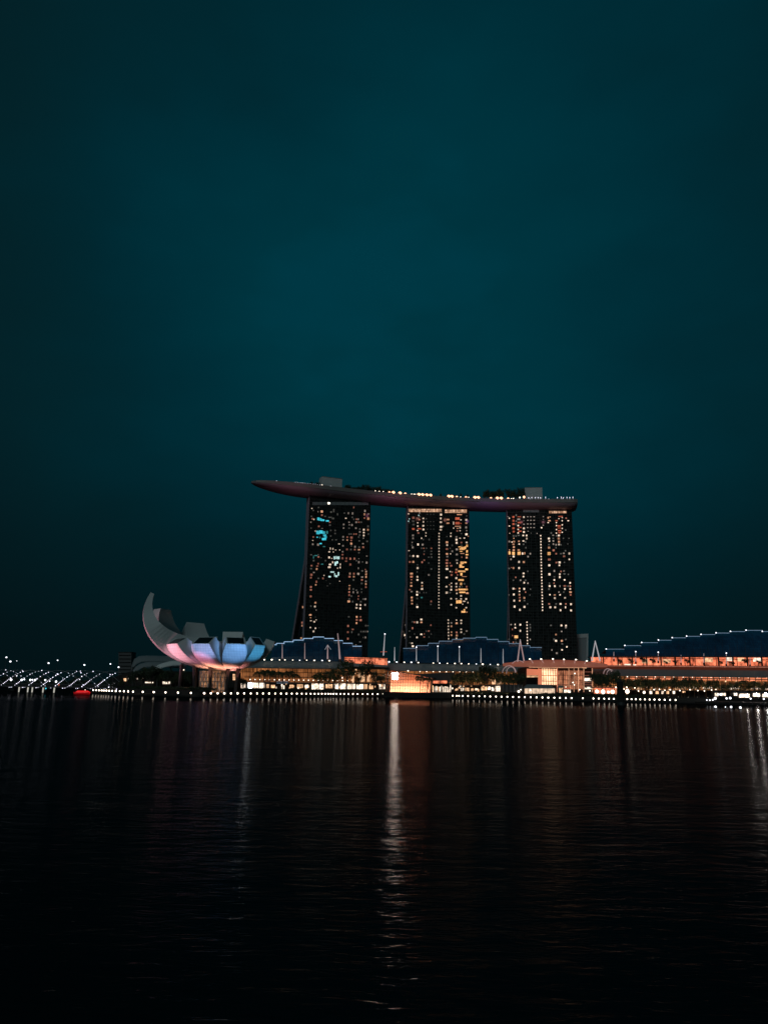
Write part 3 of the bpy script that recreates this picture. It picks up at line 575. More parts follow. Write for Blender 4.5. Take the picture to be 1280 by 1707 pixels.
for (tx, bx, v) in ((330, 329.5, -26), (357, 356, -30), (385.5, 381, -24), (401, 394, -14), (306, 301, -12), (372, 372, 26), (322, 320, 26)):
    t_ = P(tx, 1112, 455); b_ = P(bx, 1146, 455)
    MB().tube([V((b_.x, 455 + v * S * .8, 1.0)), V((t_.x, 455 + v * S, MC.z + 3.0))], .75, 8, 1.15).build('column', 'dark_metal', museum)
# spotlights in the plaza that colour the petals
def spot(name, p, tgt, colr, e, size, parent, soft=.6, blend=.8):
    ld = bpy.data.lights.new(name, 'SPOT'); ld.energy = e; ld.color = colr; ld.spot_size = math.radians(size); ld.spot_blend = blend; ld.shadow_soft_size = soft
    o = bpy.data.objects.new(name, ld); C.objects.link(o); o.parent = parent; o.location = V(p) - parent.location
    o.rotation_euler = (V(tgt) - V(p)).to_track_quat('-Z', 'Y').to_euler(); return o
def ML(xpx, zpx, v): return MC + V(((xpx - 350) * S, v * S, (zpx) * S))
G = base_z + 4
def rel(a, r, z):                    # plaza position by bearing from the museum, 0 towards the photographer
    q = math.radians(VA + a); return MC + V((math.sin(q) * r * S, -math.cos(q) * r * S, z * S))
spot('petal_light', rel(-89, 215, G), rel(-86, 112, 42), (1, .40, .50), 72000, 66, museum)
spot('petal_light', rel(-62, 165, G), rel(-57, 84, 24), (1, .40, .50), 95000, 32, museum)
spot('petal_light', rel(-36, 150, G), rel(-29, 72, 10), (1, .26, .44), 46000, 24, museum)
spot('petal_light', rel(-18, 160, G), rel(-20, 80, 36), (.36, .50, 1), 62000, 32, museum)
spot('petal_light', rel(18, 160, G), rel(14, 78, 30), (.20, .48, 1), 58000, 34, museum)
spot('petal_light', rel(52, 160, G), rel(48, 78, 32), (.10, .54, 1), 50000, 30, museum)
for a, c, e in ((-70, (1, .30, .30), 6000), (-46, (1, .38, .24), 10000), (-24, (1, .38, .22), 11000), (0, (1, .36, .22), 11000), (22, (1, .36, .25), 10000), (42, (1, .32, .28), 6000)):
    spot('rim_light', rel(a, 42, -22), rel(a, 37, 8), c, e * .8, 75, museum, .4, 1)

# ------------------------------------------------------------------ shopping malls: glazed fronts, eaves, curved stepped glass roofs
MT['mall_glass'] = gridglow('mall_glass', (.66, .235, .075, 1), (.32, .105, .03, 1), (.03, .014, .006, 1), .62, 1.7, 3.6, .2, .75, .07)
MT['terrace_glow'] = gridglow('terrace_glow', (1, .26, .13, 1), (.8, .17, .08, 1), (.12, .025, .01, 1), 1.0, 9, 7, .3, .95, .22)
MT['strip_glow'] = gridglow('strip_glow', (1, .31, .16, 1), (.7, .19, .08, 1), (.05, .02, .01, 1), 1.0, 5, 3, .4, .8, .12)
MT['shop_w'] = glowmat('shop_light_white', (1, .80, .62), 1.5, .9, .5)
MT['shop_brilliant'] = glowmat('shop_light_brilliant', (.88, .95, 1), 18, .4, .5)
MT['shop_o'] = glowmat('shop_light_orange', (1, .56, .30), 1.0, .7, .45)
MT['shop_b'] = glowmat('shop_light_blue', (.55, .75, 1), .55, .6, .5)
def roofglass():
    m, N, L, b = newmat('blue_roof_glass')
    b.inputs['Roughness'].default_value = .2; b.inputs['Base Color'].default_value = (.006, .012, .02, 1)
    t = N.new('ShaderNodeTexCoord'); s = N.new('ShaderNodeSeparateXYZ'); c = N.new('ShaderNodeCombineXYZ')
    L.new(t.outputs['Object'], s.inputs[0]); L.new(s.outputs[0], c.inputs[0]); L.new(s.outputs[2], c.inputs[1])
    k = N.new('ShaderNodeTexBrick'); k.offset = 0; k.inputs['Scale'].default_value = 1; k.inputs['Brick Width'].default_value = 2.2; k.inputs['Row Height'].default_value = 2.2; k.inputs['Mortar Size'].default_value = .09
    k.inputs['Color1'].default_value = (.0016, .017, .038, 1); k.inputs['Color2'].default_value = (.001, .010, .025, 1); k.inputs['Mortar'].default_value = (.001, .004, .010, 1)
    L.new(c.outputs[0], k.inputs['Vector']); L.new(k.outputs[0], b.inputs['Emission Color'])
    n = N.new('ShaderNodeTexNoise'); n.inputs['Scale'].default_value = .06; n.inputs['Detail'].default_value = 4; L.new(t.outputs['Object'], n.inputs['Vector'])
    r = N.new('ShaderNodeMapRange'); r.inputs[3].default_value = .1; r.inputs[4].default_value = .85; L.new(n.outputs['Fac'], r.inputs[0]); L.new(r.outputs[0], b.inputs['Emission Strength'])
    return m
MT['roof_glass'] = roofglass()
def glass_roof(bays, ybot, Y, label, edge, dots=False):
    mx = (bays[0][0] + bays[-1][1]) / 2; o = P(mx, ybot(mx), Y)
    root = thing('glass_roof', label, 'glass roof', o, 'stepped blue glass roofs of the mall')
    for n, (x0, x1, yt) in enumerate(bays):
        rws = []
        for i in range(9):
            a = math.pi / 2 * i / 8; row = []
            for j in range(3):
                x = x0 + (x1 - x0) * j / 2
                lo, hi = P(x, ybot(x), Y), P(x, yt, Y + 26)
                row.append(V((lo.x + (hi.x - lo.x) * (1 - math.cos(a)), Y + 26 * (1 - math.cos(a)), lo.z + (hi.z - lo.z) * math.sin(a))))
            rws.append(row)
        bay = MB().grid(rws).build('roof_bay', 'roof_glass', root)
        MB().tube([r[2] + V((0, -.25, .1)) for r in rws], .16, 4).tube([r[1] + V((0, -.15, .05)) for r in rws], .1, 4).build('roof_rib', 'dark_metal', bay)
        bk = rws[-1]; MB().grid([[p for p in bk], [V((p.x, p.y + 18, p.z - 3)) for p in bk]]).build('rear_roof', 'roof_metal', bay)
        # side cheek of the bay where it steps up
        for j in (0, 2):
            MB().add([r[j] for r in rws] + [V((rws[-1][j].x, Y + 26, rws[0][j].z))], [tuple(range(10))]).build('bay_cheek', 'roof_glass', bay)
        p, q = rws[-1][0], rws[-1][2]
        lift = V((0, -.3, .25)); e = MB().tube([p + lift, q + lift], .27, 5)
        for (k, z) in ((n - 1, p), (n + 1, q)):
            if 0 <= k < len(bays) and bays[k][2] > yt + .5:
                zz = P(bays[k][0 if k > n else 1], bays[k][2], Y + 26).z
                e.tube([z + lift, V((z.x, z.y - .3, zz + .3))], .45, 5)
        e.build('edge_light', edge, root)
        if dots: MB().ball(p + V((0, -.6, .4)), .6, 8, 5).build('corner_lamp', 'lamp_white', root, smooth=True)
    return root
RA = [(453, 461, 1075.5), (461, 474, 1073.2), (474, 489, 1070.5), (489, 506, 1067.7), (506, 522, 1065), (522, 540, 1062.5), (540, 556, 1065), (556, 571, 1068.5), (571, 587, 1073), (587, 603, 1078)]
RB = [(672, 694, 1081.5), (694, 714, 1077), (714, 732, 1073), (732, 754, 1069.5), (754, 772, 1066.5), (772, 793, 1064.5), (793, 811, 1063), (811, 830, 1066.5), (830, 848, 1070), (848, 866, 1073.5), (866, 883, 1077), (883, 903, 1080)]
RC = [(1010, 1041, 1083), (1041, 1069, 1077), (1069, 1097, 1072), (1097, 1120, 1068), (1120, 1144, 1064), (1144, 1168, 1061.5), (1168, 1193, 1058.5), (1193, 1217, 1056), (1217, 1243, 1053.5), (1243, 1270, 1051.5), (1270, 1296, 1053.5), (1296, 1320, 1056.5)]
glass_roof(RA, lambda x: 1101 + .014 * (x - 440), 722, 'left stepped blue glass roof, crisp white outline, behind the museum', 'edge_blue')
glass_roof(RB, lambda x: 1104.5 + .014 * (x - 640), 722, 'middle stepped blue glass roof with faint outline below the middle and right towers', 'edge_dim')
glass_roof(RC, lambda x: 1094 + .006 * (x - 1020), 690, 'right stepped blue glass roof above the red lit terrace', 'edge_dim', True)

# masts in front of the roofs
def mast(pts, Y, r, mt, label, lamp=False, cross=None):
    b = P(*pts[0], Y)
    t = thing('mast', label, 'mast', b, 'masts in front of the glass roofs')
    MB().tube([P(x, y, Y) for x, y in pts], r, 8, r * .45).build('shaft', mt, t)
    MB().tube([b - V((0, 0, 1.5)), b + V((0, 0, .5))], r * 1.7, 8).build('foot', 'dark_metal', t)
    if lamp: MB().ball(P(*pts[-1], Y), .55, 8, 6).build('tip_lamp', 'lamp_white', t, smooth=True)
    if cross:
        a, c = P(cross[0], cross[2], Y - .7), P(cross[1], cross[2] - .3, Y - .7); MB().tube([a, c], .22, 5).build('crossbar', MT['win_R'], t)
ML_ = 'slim pale mast in front of a blue glass roof, one of a straight row'
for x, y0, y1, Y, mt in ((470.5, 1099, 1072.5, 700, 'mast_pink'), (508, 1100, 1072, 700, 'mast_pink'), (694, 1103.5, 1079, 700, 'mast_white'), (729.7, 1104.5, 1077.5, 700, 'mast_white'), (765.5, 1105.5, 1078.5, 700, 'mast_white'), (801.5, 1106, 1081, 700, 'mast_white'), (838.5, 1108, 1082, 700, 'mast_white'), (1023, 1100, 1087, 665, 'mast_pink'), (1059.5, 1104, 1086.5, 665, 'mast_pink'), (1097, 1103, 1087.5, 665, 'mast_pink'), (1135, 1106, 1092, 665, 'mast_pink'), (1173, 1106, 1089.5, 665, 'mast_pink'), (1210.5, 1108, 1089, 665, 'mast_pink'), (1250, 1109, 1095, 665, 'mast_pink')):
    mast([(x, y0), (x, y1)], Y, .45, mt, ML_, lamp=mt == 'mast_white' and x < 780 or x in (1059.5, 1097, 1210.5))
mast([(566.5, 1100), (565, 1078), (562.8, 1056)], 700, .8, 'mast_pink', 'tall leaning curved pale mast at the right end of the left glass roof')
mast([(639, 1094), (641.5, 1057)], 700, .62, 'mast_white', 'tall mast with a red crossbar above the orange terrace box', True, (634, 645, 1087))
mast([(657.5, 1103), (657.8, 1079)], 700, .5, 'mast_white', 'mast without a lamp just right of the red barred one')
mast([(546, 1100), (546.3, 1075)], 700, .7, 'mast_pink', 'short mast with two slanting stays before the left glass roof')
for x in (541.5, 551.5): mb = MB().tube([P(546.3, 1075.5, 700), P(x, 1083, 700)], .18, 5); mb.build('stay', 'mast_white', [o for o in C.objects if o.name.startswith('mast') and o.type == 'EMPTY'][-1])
def aframe(ax, ay, legs, Y, mt, label):
    t = thing('twin_mast', label, 'mast', P((legs[0][0] + legs[1][0]) / 2, legs[0][1], Y), 'two legged masts beside the plaza')
    for lx, ly, dy in ((*legs[0], -2), (*legs[1], 2)): MB().tube([P(lx, ly, Y + dy), P(ax, ay, Y)], .62, 8, .34).build('leg', mt, t)
    MB().tube([P(ax, ay + 4, Y), P(ax, ay - 1, Y)], .6, 8, .25).build('peak', 'mast_white', t)
aframe(867, 1067, ((862, 1109), (874.5, 1108)), 640, 'mast_pink', 'two legged pink lit mast left of the plaza hall')
aframe(992, 1069, ((986.5, 1102), (1000, 1102)), 640, 'mast_white', 'two legged white mast right of the plaza hall')

def little(seed, x0, x1, y0, y1, n):
    r_ = random.Random(seed); o = []
    for i in range(n):
        x = x0 + (x1 - x0) * (i + r_.uniform(.1, .9)) / n; y = r_.uniform(y0, y1); w_ = r_.uniform(1.0, 3.2); o.append((x, x + w_, y, y + r_.uniform(1.2, 3.6), r_.choice('wooo')))
    return o
def mall(label, x0, x1, Y, face, eave, low, shops, smalls, lampsx, depth=45):
    root = thing('shopping_mall', label, 'shopping mall', V((P((x0 + x1) / 2, 1150, Y).x, Y, 1.0)))
    fx = lambda q: q
    (yt0, yt1), (yb0, yb1) = face
    bl, br = P(x0, 1150, Y), P(x1, 1150, Y); tl, tr = P(x0, yt0, Y), P(x1, yt1, Y)
    MB().prism([V((bl.x, Y, 1)), V((br.x, Y, 1)), tr, tl], (0, depth, 0)).build('body', 'dark_stone', root)
    MB().prism([P(x0 + 1, yb0, Y - .3), P(x1 - 1, yb1, Y - .3), P(x1 - 1, yt1 + .4, Y - .3), P(x0 + 1, yt0 + .4, Y - .3)], (0, .29, 0)).build('glass_front', 'mall_glass', root)
    # ribs over the glass
    mb = MB(); n = int((x1 - x0) / 6)
    for i in range(n + 1):
        x = x0 + (x1 - x0) * i / n; a = P(x, interp([(x0, yb0), (x1, yb1)], x), Y - .9); b = P(x, interp([(x0, yt0), (x1, yt1)], x), Y - .9); mb.tube([a, b], .16, 4)
    for f in (.3, .62):
        mb.tube([P(x0, yb0 + (yt0 - yb0) * f, Y - .9), P(x1, yb1 + (yt1 - yb1) * f, Y - .9)], .2, 4)
    mb.build('facade_ribs', 'dark_metal', root)
    (e0, e1), (f0, f1) = eave       # sloping metal eave over the front
    A = [P(x0 - 2, f0, Y - 9), P(x1 + 2, f1, Y - 9)]; B = [P(x0 - 2, e0, Y + 6), P(x1 + 2, e1, Y + 6)]
    MB().grid([A, B, [p + V((0, 0, -.8)) for p in B], [p + V((0, .4, -.7)) for p in A], A]).build('eave', 'roof_metal', root)
    sg = MB(); n = int((x1 - x0) / 12)
    for i in range(n + 1):
        k = i / n; sg.tube([A[0] + (A[1] - A[0]) * k + V((0, 0, .05)), B[0] + (B[1] - B[0]) * k + V((0, 0, .05))], .1, 4)
    sg.build('roof_seams', 'grey_metal', root)
    for x, y in lampsx:
        k = random.choice(('lamp_warm', 'lamp_warm', 'lamp_white')); MB().ball(P(x, y, Y - 1), random.uniform(.5, .85), 8, 5, .7).build('eave_lamp', k, root, smooth=True)
    for x, y in smalls: MB().ball(P(x, y, Y - 3), .42, 6, 5).build('wall_lamp', 'lamp_warm', root, smooth=True)
    # canopy over the shop row
    MB().prism([P(x0, low[0], Y - 7), P(x1, low[1], Y - 7), P(x1, low[1] + 1.6, Y - 7), P(x0, low[0] + 1.6, Y - 7)], (0, 7, 0)).build('shop_canopy', 'dark_metal', root)
    for (a, b, y0_, y1_, c) in shops:
        s = MB().prism(quadpx(a, y0_, b, y1_, Y - 1.2), (0, .5, 0)).build('shop_window', 'shop_' + c, root)
        if b - a > 7:
            fr = MB()
            for i in range(1, int((b - a) / 3.6) + 1):
                x = a + (b - a) * i / (int((b - a) / 3.6) + 1); fr.tube([P(x, y1_, Y - 1.35), P(x, y0_, Y - 1.35)], .11, 4)
            if fr.v: fr.build('frame', 'dark_metal', s)
    return root
el3 = [(440.6, 1100), (453, 1100), (466, 1100.3), (475, 1100.3), (488, 1100.6), (499.5, 1101), (511.3, 1100.8), (524, 1101.2), (537, 1101.3), (549, 1101.6)]
shA = [(398, 409, 1140, 1148, 'w'), (414, 420, 1138.5, 1148, 'brilliant'), (421, 441, 1137.5, 1148, 'w'), (444, 449, 1141, 1147, 'o'), (452, 458, 1142, 1147, 'o'), (461, 481, 1136.5, 1139.5, 'b'), (469, 474, 1143, 1149, 'w'), (483, 489, 1142, 1147, 'o'), (495, 505, 1141, 1147, 'o'), (508, 514, 1142, 1147, 'w'), (519.5, 539, 1140, 1149.5, 'w'), (543, 554, 1141, 1147.5, 'o'), (557.5, 564, 1140, 1149, 'w'), (567, 576, 1140, 1149, 'w'), (579, 592, 1140.5, 1149, 'w'), (594, 605, 1141, 1149, 'w'), (607, 612, 1141, 1149, 'o'), (615, 622, 1143, 1149, 'o'), (632, 642, 1141, 1149, 'w'), (597, 608, 1121, 1137, 'o'), (612, 616, 1126, 1137, 'o'), (587, 590, 1126, 1139, 'o'), (592, 595, 1114, 1118, 'o')]
shA += little(1, 445, 640, 1139, 1146, 30) + little(2, 560, 640, 1118, 1134, 14)
smA = [(417 + i * 8.1, 1133 + .1 * i) for i in range(21)]
mall('left mall front of golden brown glass, a bright white row of shops below', 392, 646, 695, ((1110, 1114), (1137, 1138.5)), ((1101.5, 1104), (1112, 1115)), (1136.5, 1139), shA, smA, el3)
el4 = [(620 + a / 4.923, 1030 + b / 4.923) for a, b in ((140, 362), (203, 363), (265, 366), (323, 366), (380, 368), (503, 372), (555, 373), (618, 375), (680, 376), (733, 377), (793, 379), (856, 380), (908, 382), (970, 384), (1033, 385), (1100, 386))]
shB = [(768, 773, 1147, 1152, 'w'), (775, 782, 1147, 1152, 'o'), (785, 789, 1148, 1152, 'o'), (802, 812, 1145, 1151, 'o'), (812, 817, 1145, 1150, 'w'), (819, 823, 1146, 1152, 'w'), (826, 836, 1143, 1153, 'w'), (760, 764, 1148, 1151, 'o'), (792, 797, 1148, 1151, 'w'), (820, 836, 1133, 1141, 'o')]
shB += little(3, 752, 835, 1142, 1150, 20) + little(4, 775, 838, 1124, 1138, 8)
smB = [(700 + i * 11, 1119.5 + .1 * i) for i in range(9)]
mall('middle mall front behind the crystal pavilion, trees and low shops before it', 646.5, 880, 700, ((1114, 1118), (1142, 1143)), ((1106, 1109), (1117.5, 1119)), (1141, 1142.5), shB, smB, el4)
shC = [(1125, 1143, 1143, 1149, 'o'), (1147, 1156, 1143, 1149, 'o'), (1062, 1070, 1145, 1150, 'o'), (1083, 1087, 1152, 1157, 'w'), (1093, 1098, 1151, 1157, 'o'), (1103, 1106, 1152, 1157, 'w'), (1111, 1115, 1152, 1157, 'o'), (1121, 1125, 1152, 1157, 'w'), (1138, 1142, 1151, 1155, 'o'), (1156, 1162, 1145.5, 1148, 'w'), (1172, 1187, 1145.5, 1148.5, 'w'), (1201, 1216, 1146.5, 1149.5, 'o'), (1218, 1235, 1146, 1149, 'w'), (1237, 1252, 1147.5, 1150, 'o'), (1254, 1268, 1146.5, 1149.5, 'w'), (1270, 1283, 1147.5, 1150, 'w')]
shC += little(5, 1042, 1190, 1141, 1151, 34) + little(6, 1190, 1285, 1141, 1150, 30) + little(7, 1050, 1280, 1133, 1140, 14)
smC = [(1030 + i * 15.5, 1128 + .11 * i) for i in range(17)]
rC = mall('right mall with a red lit terrace over a long grey eave', 986, 1330, 655, ((1126, 1131), (1150, 1152)), ((1115.5, 1118.5), (1125.5, 1129.5)), (1150, 1151.5), shC, smC, [])
# strip of windows right under the eave of the right mall, and the terrace above it
MB().prism([P(1044, 1132.5, 652), P(1290, 1136, 652), P(1290, 1129.5, 652), P(1044, 1126.5, 652)], (0, .6, 0)).build('window_strip', 'strip_glow', rC)
MB().prism([P(985, 1116, 672), P(1330, 1119.5, 672), P(1330, 1096, 672), P(985, 1095.5, 672)], (0, .8, 0)).build('terrace_wall', 'terrace_glow', rC)
MB().prism([P(985, 1095.4, 664), P(1330, 1095.8, 664), P(1330, 1094.2, 664), P(985, 1093.8, 664)], (0, 12, 0)).build('terrace_roof', 'dark_metal', rC)
MB().prism([P(985, 1110.5, 664), P(1330, 1113.5, 664), P(1330, 1112.2, 664), P(985, 1109.4, 664)], (0, .2, 0)).build('balustrade', MT['win_r'], rC)
for (x0, x1, y0, y1, c) in ((1041, 1051, 1107, 1113, 'w'), (1054, 1060, 1108, 1112, 'w'), (1211, 1222, 1095.8, 1102, 'w'), (1256, 1268, 1097, 1103, 'w'), (1028, 1034, 1108, 1112, 'o'), (1160, 1168, 1111, 1115, 'o'), (1136, 1141, 1112, 1115, 'w'), (1230, 1240, 1097, 1103, 'o'), (1174, 1188, 1097, 1104, 'o'), (1070, 1080, 1099, 1106, 'o'), (1105, 1118, 1099, 1105, 'o')):
    MB().prism(quadpx(x0, y0, x1, y1, 671), (0, .5, 0)).build('terrace_window', 'shop_' + c, rC)
MB().prism([P(985, 1117, 665.5), P(1330, 1120, 665.5), P(1330, 1110.6, 665.5), P(985, 1108.8, 665.5)], (0, .3, 0)).build('planter', mat('planter', (.10, .045, .03), .8, (1, .16, .06), .05, vary=.6, scale=.25), rC)
mb = MB()
for i in range(14):
    x = 1006 + i * 24; mb.box(P(x, 1113, 668) + V((-.25, 0, 0)), P(x, 1095, 668) + V((.25, .5, 0)))
mb.build('terrace_columns', 'dark_metal', rC)
# orange terrace box above the left mall
tb = thing('rooftop_terrace', 'orange lit glass terrace box above the trees at the end of the left mall', 'terrace', P(608, 1112, 680))
MB().prism([P(574, 1104, 680), P(645, 1109, 680), P(645, 1098, 680), P(574, 1095.5, 680)], (0, 12, 0)).build('glass_box', 'terrace_glow', tb)
MB().prism([P(572, 1095.3, 678), P(647, 1097.8, 678), P(647, 1096.6, 678), P(572, 1094.2, 678)], (0, 16, 0)).build('roof', 'dark_metal', tb)
MB().prism([P(572, 1111, 678), P(647, 1112.5, 678), P(647, 1109.3, 678), P(572, 1104.5, 678)], (0, 16, 0)).build('floor_slab', 'roof_metal', tb)

# ------------------------------------------------------------------ crystal pavilion on the water
PY = 596
pv = thing('crystal_pavilion', 'orange glowing crystal glass pavilion with a slanted roof on its own dark platform', 'pavilion', V((P(695, 1150, PY).x, PY, 0)))
zb = P(700, 1154.5, PY).z
a, b = P(640, 1154, PY), P(751, 1154, PY)
MB().prism([V((a.x, PY - 3, -1.5)), V((b.x, PY - 3, -1.5)), V((b.x, PY - 3, zb)), V((a.x, PY - 3, zb))], (0, 60, 0)).build('platform', 'dark_stone', pv)
MT['warm_wall'] = mat('warm_wall', (.62, .5, .4), .8, vary=.15)
MT['pane'] = None
def panemat():
    m, N, L, b = newmat('clear_pane'); out = N['Material Output']
    t = N.new('ShaderNodeBsdfTransparent'); g = N.new('ShaderNodeBsdfGlossy'); g.inputs['Roughness'].default_value = .08; x = N.new('ShaderNodeMixShader'); x.inputs[0].default_value = .1
    t.inputs[0].default_value = (.95, .88, .82, 1)
    L.new(t.outputs[0], x.inputs[1]); L.new(g.outputs[0], x.inputs[2]); L.new(x.outputs[0], out.inputs[0]); return m
MT['pane'] = panemat()
f0 = [(642, 1154), (716, 1154.6), (719.5, 1131), (642.5, 1116)]
fr = polypx(f0, PY)
fr[0].z = zb + .02; fr[1].z = zb + .02
back = [p + V((4, 20, 0)) for p in fr]
MB().add(fr, [(0, 1, 2, 3)]).build('glass_front', 'pane', pv)
MB().add([fr[0], back[0], back[3], fr[3]], [(0, 1, 2, 3)]).build('glass_side', 'pane', pv)
MB().grid([[back[0], back[1]], [back[3], back[2]]]).build('inner_wall', 'warm_wall', pv)
MB().grid([[fr[1], back[1]], [fr[2], back[2]]]).build('inner_wall', 'warm_wall', pv)
MB().prism([fr[3] + V((-.8, -.8, .05)), fr[2] + V((.8, -.8, .05)), back[2] + V((.8, .8, .05)), back[3] + V((-.8, .8, .05))], (0, 0, .5)).build('roof', 'dark_metal', pv)
mul = MB()
for i in range(19):
    k = i / 18; mul.tube([fr[0].lerp(fr[1], k) + V((0, -.1, 0)), fr[3].lerp(fr[2], k) + V((0, -.1, 0))], .14, 4)
for i in range(1, 8):
    z = zb + i * 2.35; pL = fr[0].lerp(fr[3], (z - zb) / (fr[3].z - zb)) if z < fr[3].z else None
    if pL is None: continue
    if z < fr[2].z: pR = fr[1].lerp(fr[2], (z - zb) / (fr[2].z - zb))
    else: pR = fr[3].lerp(fr[2], (fr[3].z - z) / (fr[3].z - fr[2].z))
    mul.tube([pL + V((0, -.12, 0)), pR + V((0, -.12, 0))], .12, 4)
mul.build('mullions', 'dark_metal', pv)
MB().prism(quadpx(652.9, 1120.9, 664.1, 1133.6, PY + 1.15), (0, .6, 0)).build('sign_blocker', 'dark_metal', pv)  # dark backing added to keep the sign's glow out of the interior
MB().prism(quadpx(653.5, 1121.5, 663.5, 1133, PY + 1), (0, .08, 0)).build('sign_panel', mat('bright_panel', (.8, .8, .8), .5, (1, .90, .83), 85, vary=0), pv)
for i in range(13):
    p = fr[0].lerp(fr[1], .05 + .92 * i / 12)
    for (dy, dz, e, cl_) in ((16.5, 1.3, 1400, (1, .47, .32)), (8, 4.5, 900, (1, .27, .12))):
        ld = bpy.data.lights.new('pavilion_light', 'SPOT'); ld.energy = e * random.uniform(.6, 1.4); ld.color = cl_; ld.shadow_soft_size = .4; ld.spot_size = math.radians(165); ld.spot_blend = .6
        o = bpy.data.objects.new('pavilion_light', ld); C.objects.link(o); o.parent = pv; o.location = V((p.x, PY + dy, zb + dz)) - pv.location
        o.rotation_euler = V((0, 1, .12)).to_track_quat('-Z', 'Y').to_euler()
# low glazed wing and dark folded roof to the right
w0 = polypx([(718, 1154.6), (751, 1154.8), (753, 1140), (719, 1133)], PY + 6); w0[0].z = w0[1].z = zb + .02
MB().prism(w0, (0, 12, 0)).build('wing', MT['black_glass'], pv)
for i in range(11):
    x = 721 + i * 2.9; h = random.uniform(1141.5, 1146)
    MB().prism(quadpx(x, h, x + random.uniform(.9, 2.0), 1154, PY + 5.6), (0, .3, 0)).build('wing_light', 'shop_' + random.choice('wwo'), pv)
MB().prism(quadpx(722, 1135, 745, 1139.5, PY + 5.6), (0, .3, 0)).build('wing_light', 'terrace_glow', pv)
dr = polypx([(688, 1124.5), (760, 1120.5), (748, 1140), (722, 1134)], PY + 24)
MB().prism(dr, (0, 14, 0)).build('folded_roof', 'dark_metal', pv)

# ------------------------------------------------------------------ plaza hall with the curved roof
EY = 625
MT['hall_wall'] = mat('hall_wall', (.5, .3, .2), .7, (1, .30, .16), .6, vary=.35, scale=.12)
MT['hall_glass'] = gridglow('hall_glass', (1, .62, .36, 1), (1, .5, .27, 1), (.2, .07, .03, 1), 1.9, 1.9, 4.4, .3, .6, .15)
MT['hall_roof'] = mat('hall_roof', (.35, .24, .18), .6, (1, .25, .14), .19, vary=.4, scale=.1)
hl = thing('plaza_hall', 'orange lit hall with a wide curved roof and tall bright glass entrance', 'event hall', V((P(930, 1150, EY).x, EY, 1)))
def seg(pts, d, name, mt, Y=EY): return MB().prism(polypx(pts, Y), (0, d, 0)).build(name, mt, hl)
seg([(876, 1156), (988, 1157), (987, 1114), (877, 1112)], 40, 'body', 'dark_stone')
# curved roof shell, nearest the plaza in its middle
rw = []
for (yo, f) in ((-14, 0), (-6, .55), (6, .85), (22, 1)):
    row = []
    for i in range(21):
        k = i / 20; x = 838 + (1012 - 838) * k; q = 1 - (2 * k - 1) ** 2
        ylow = 1111 - 0 + 1.2 * q + 1.5 * k; yhigh = 1106 - 6.5 * q + 1.2 * k
        row.append(P(x, ylow + (yhigh - ylow) * f, EY + yo - 8 * q))
    rw.append(row)
rw.append([p + V((0, 0, -1.2)) for p in rw[-1]]); 
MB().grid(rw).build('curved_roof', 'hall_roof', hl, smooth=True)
gl = MB(); gl.tube([p + V((0, -.2, -.1)) for p in rw[0][5:17]], .3, 5); gl.build('eave_light', MT['win_o'], hl)
seg([(903.5, 1141.5), (928, 1142), (928, 1115.5), (903.5, 1115)], .4, 'entrance_glass', 'hall_glass', EY - .9)
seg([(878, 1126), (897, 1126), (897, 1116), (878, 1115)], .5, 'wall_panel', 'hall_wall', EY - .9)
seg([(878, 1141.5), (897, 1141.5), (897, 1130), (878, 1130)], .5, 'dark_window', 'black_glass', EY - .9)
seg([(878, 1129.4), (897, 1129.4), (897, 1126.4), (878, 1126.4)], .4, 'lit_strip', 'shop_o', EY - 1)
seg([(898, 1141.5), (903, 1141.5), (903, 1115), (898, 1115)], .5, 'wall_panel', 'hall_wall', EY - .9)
for (x0, x1) in ((929, 938), (939, 947), (949, 956), (957.5, 963), (965, 972)):
    seg([(x0, 1150), (x1, 1150), (x1, 1118), (x0, 1117.5)], .4, 'hall_window', gridglow('hall_dim_%d' % x0, (.55, .2, .1, 1), (.3, .1, .05, 1), (.07, .025, .015, 1), 1.0, 1.5, 3.6, .2, .8, .2), EY - .9)
for x in (897.5, 928.6, 948, 956.6, 964, 973, 987): MB().tube([P(x, 1154, EY - 3), P(x, 1114, EY - 3)], .32, 6).build('column', MT['win_o'] if x > 940 else 'hall_wall', hl)
for (y0, y1) in ((1130.5, 1135.3), (1145.5, 1149)): seg([(974.5, y1), (987, y1), (987, y0), (974.5, y0)], .5, 'lit_floor', 'shop_w', EY - 1.2)
for y in (1120, 1126, 1138, 1141.5): seg([(974.5, y + .7), (987, y + .7), (987, y), (974.5, y)], .5, 'floor_edge', MT['win_r'], EY - 1.2)
for (a, b) in (((896, 1110.5), (915, 1111.5)), ((955, 1112), (977, 1113.5)), ((886, 1111.5), (896, 1111.8))):
    MB().tube([P(*a, EY - 15.5), P(*b, EY - 15.5)], .45, 5).build('roof_edge_lamp', 'shop_o', hl)
for x, y in ((955, 1138), (957, 1142), (958, 1123), (943, 1146)): MB().ball(P(x, y, EY - 3), .5, 8, 5).build('wall_lamp', 'lamp_warm', hl, smooth=True)
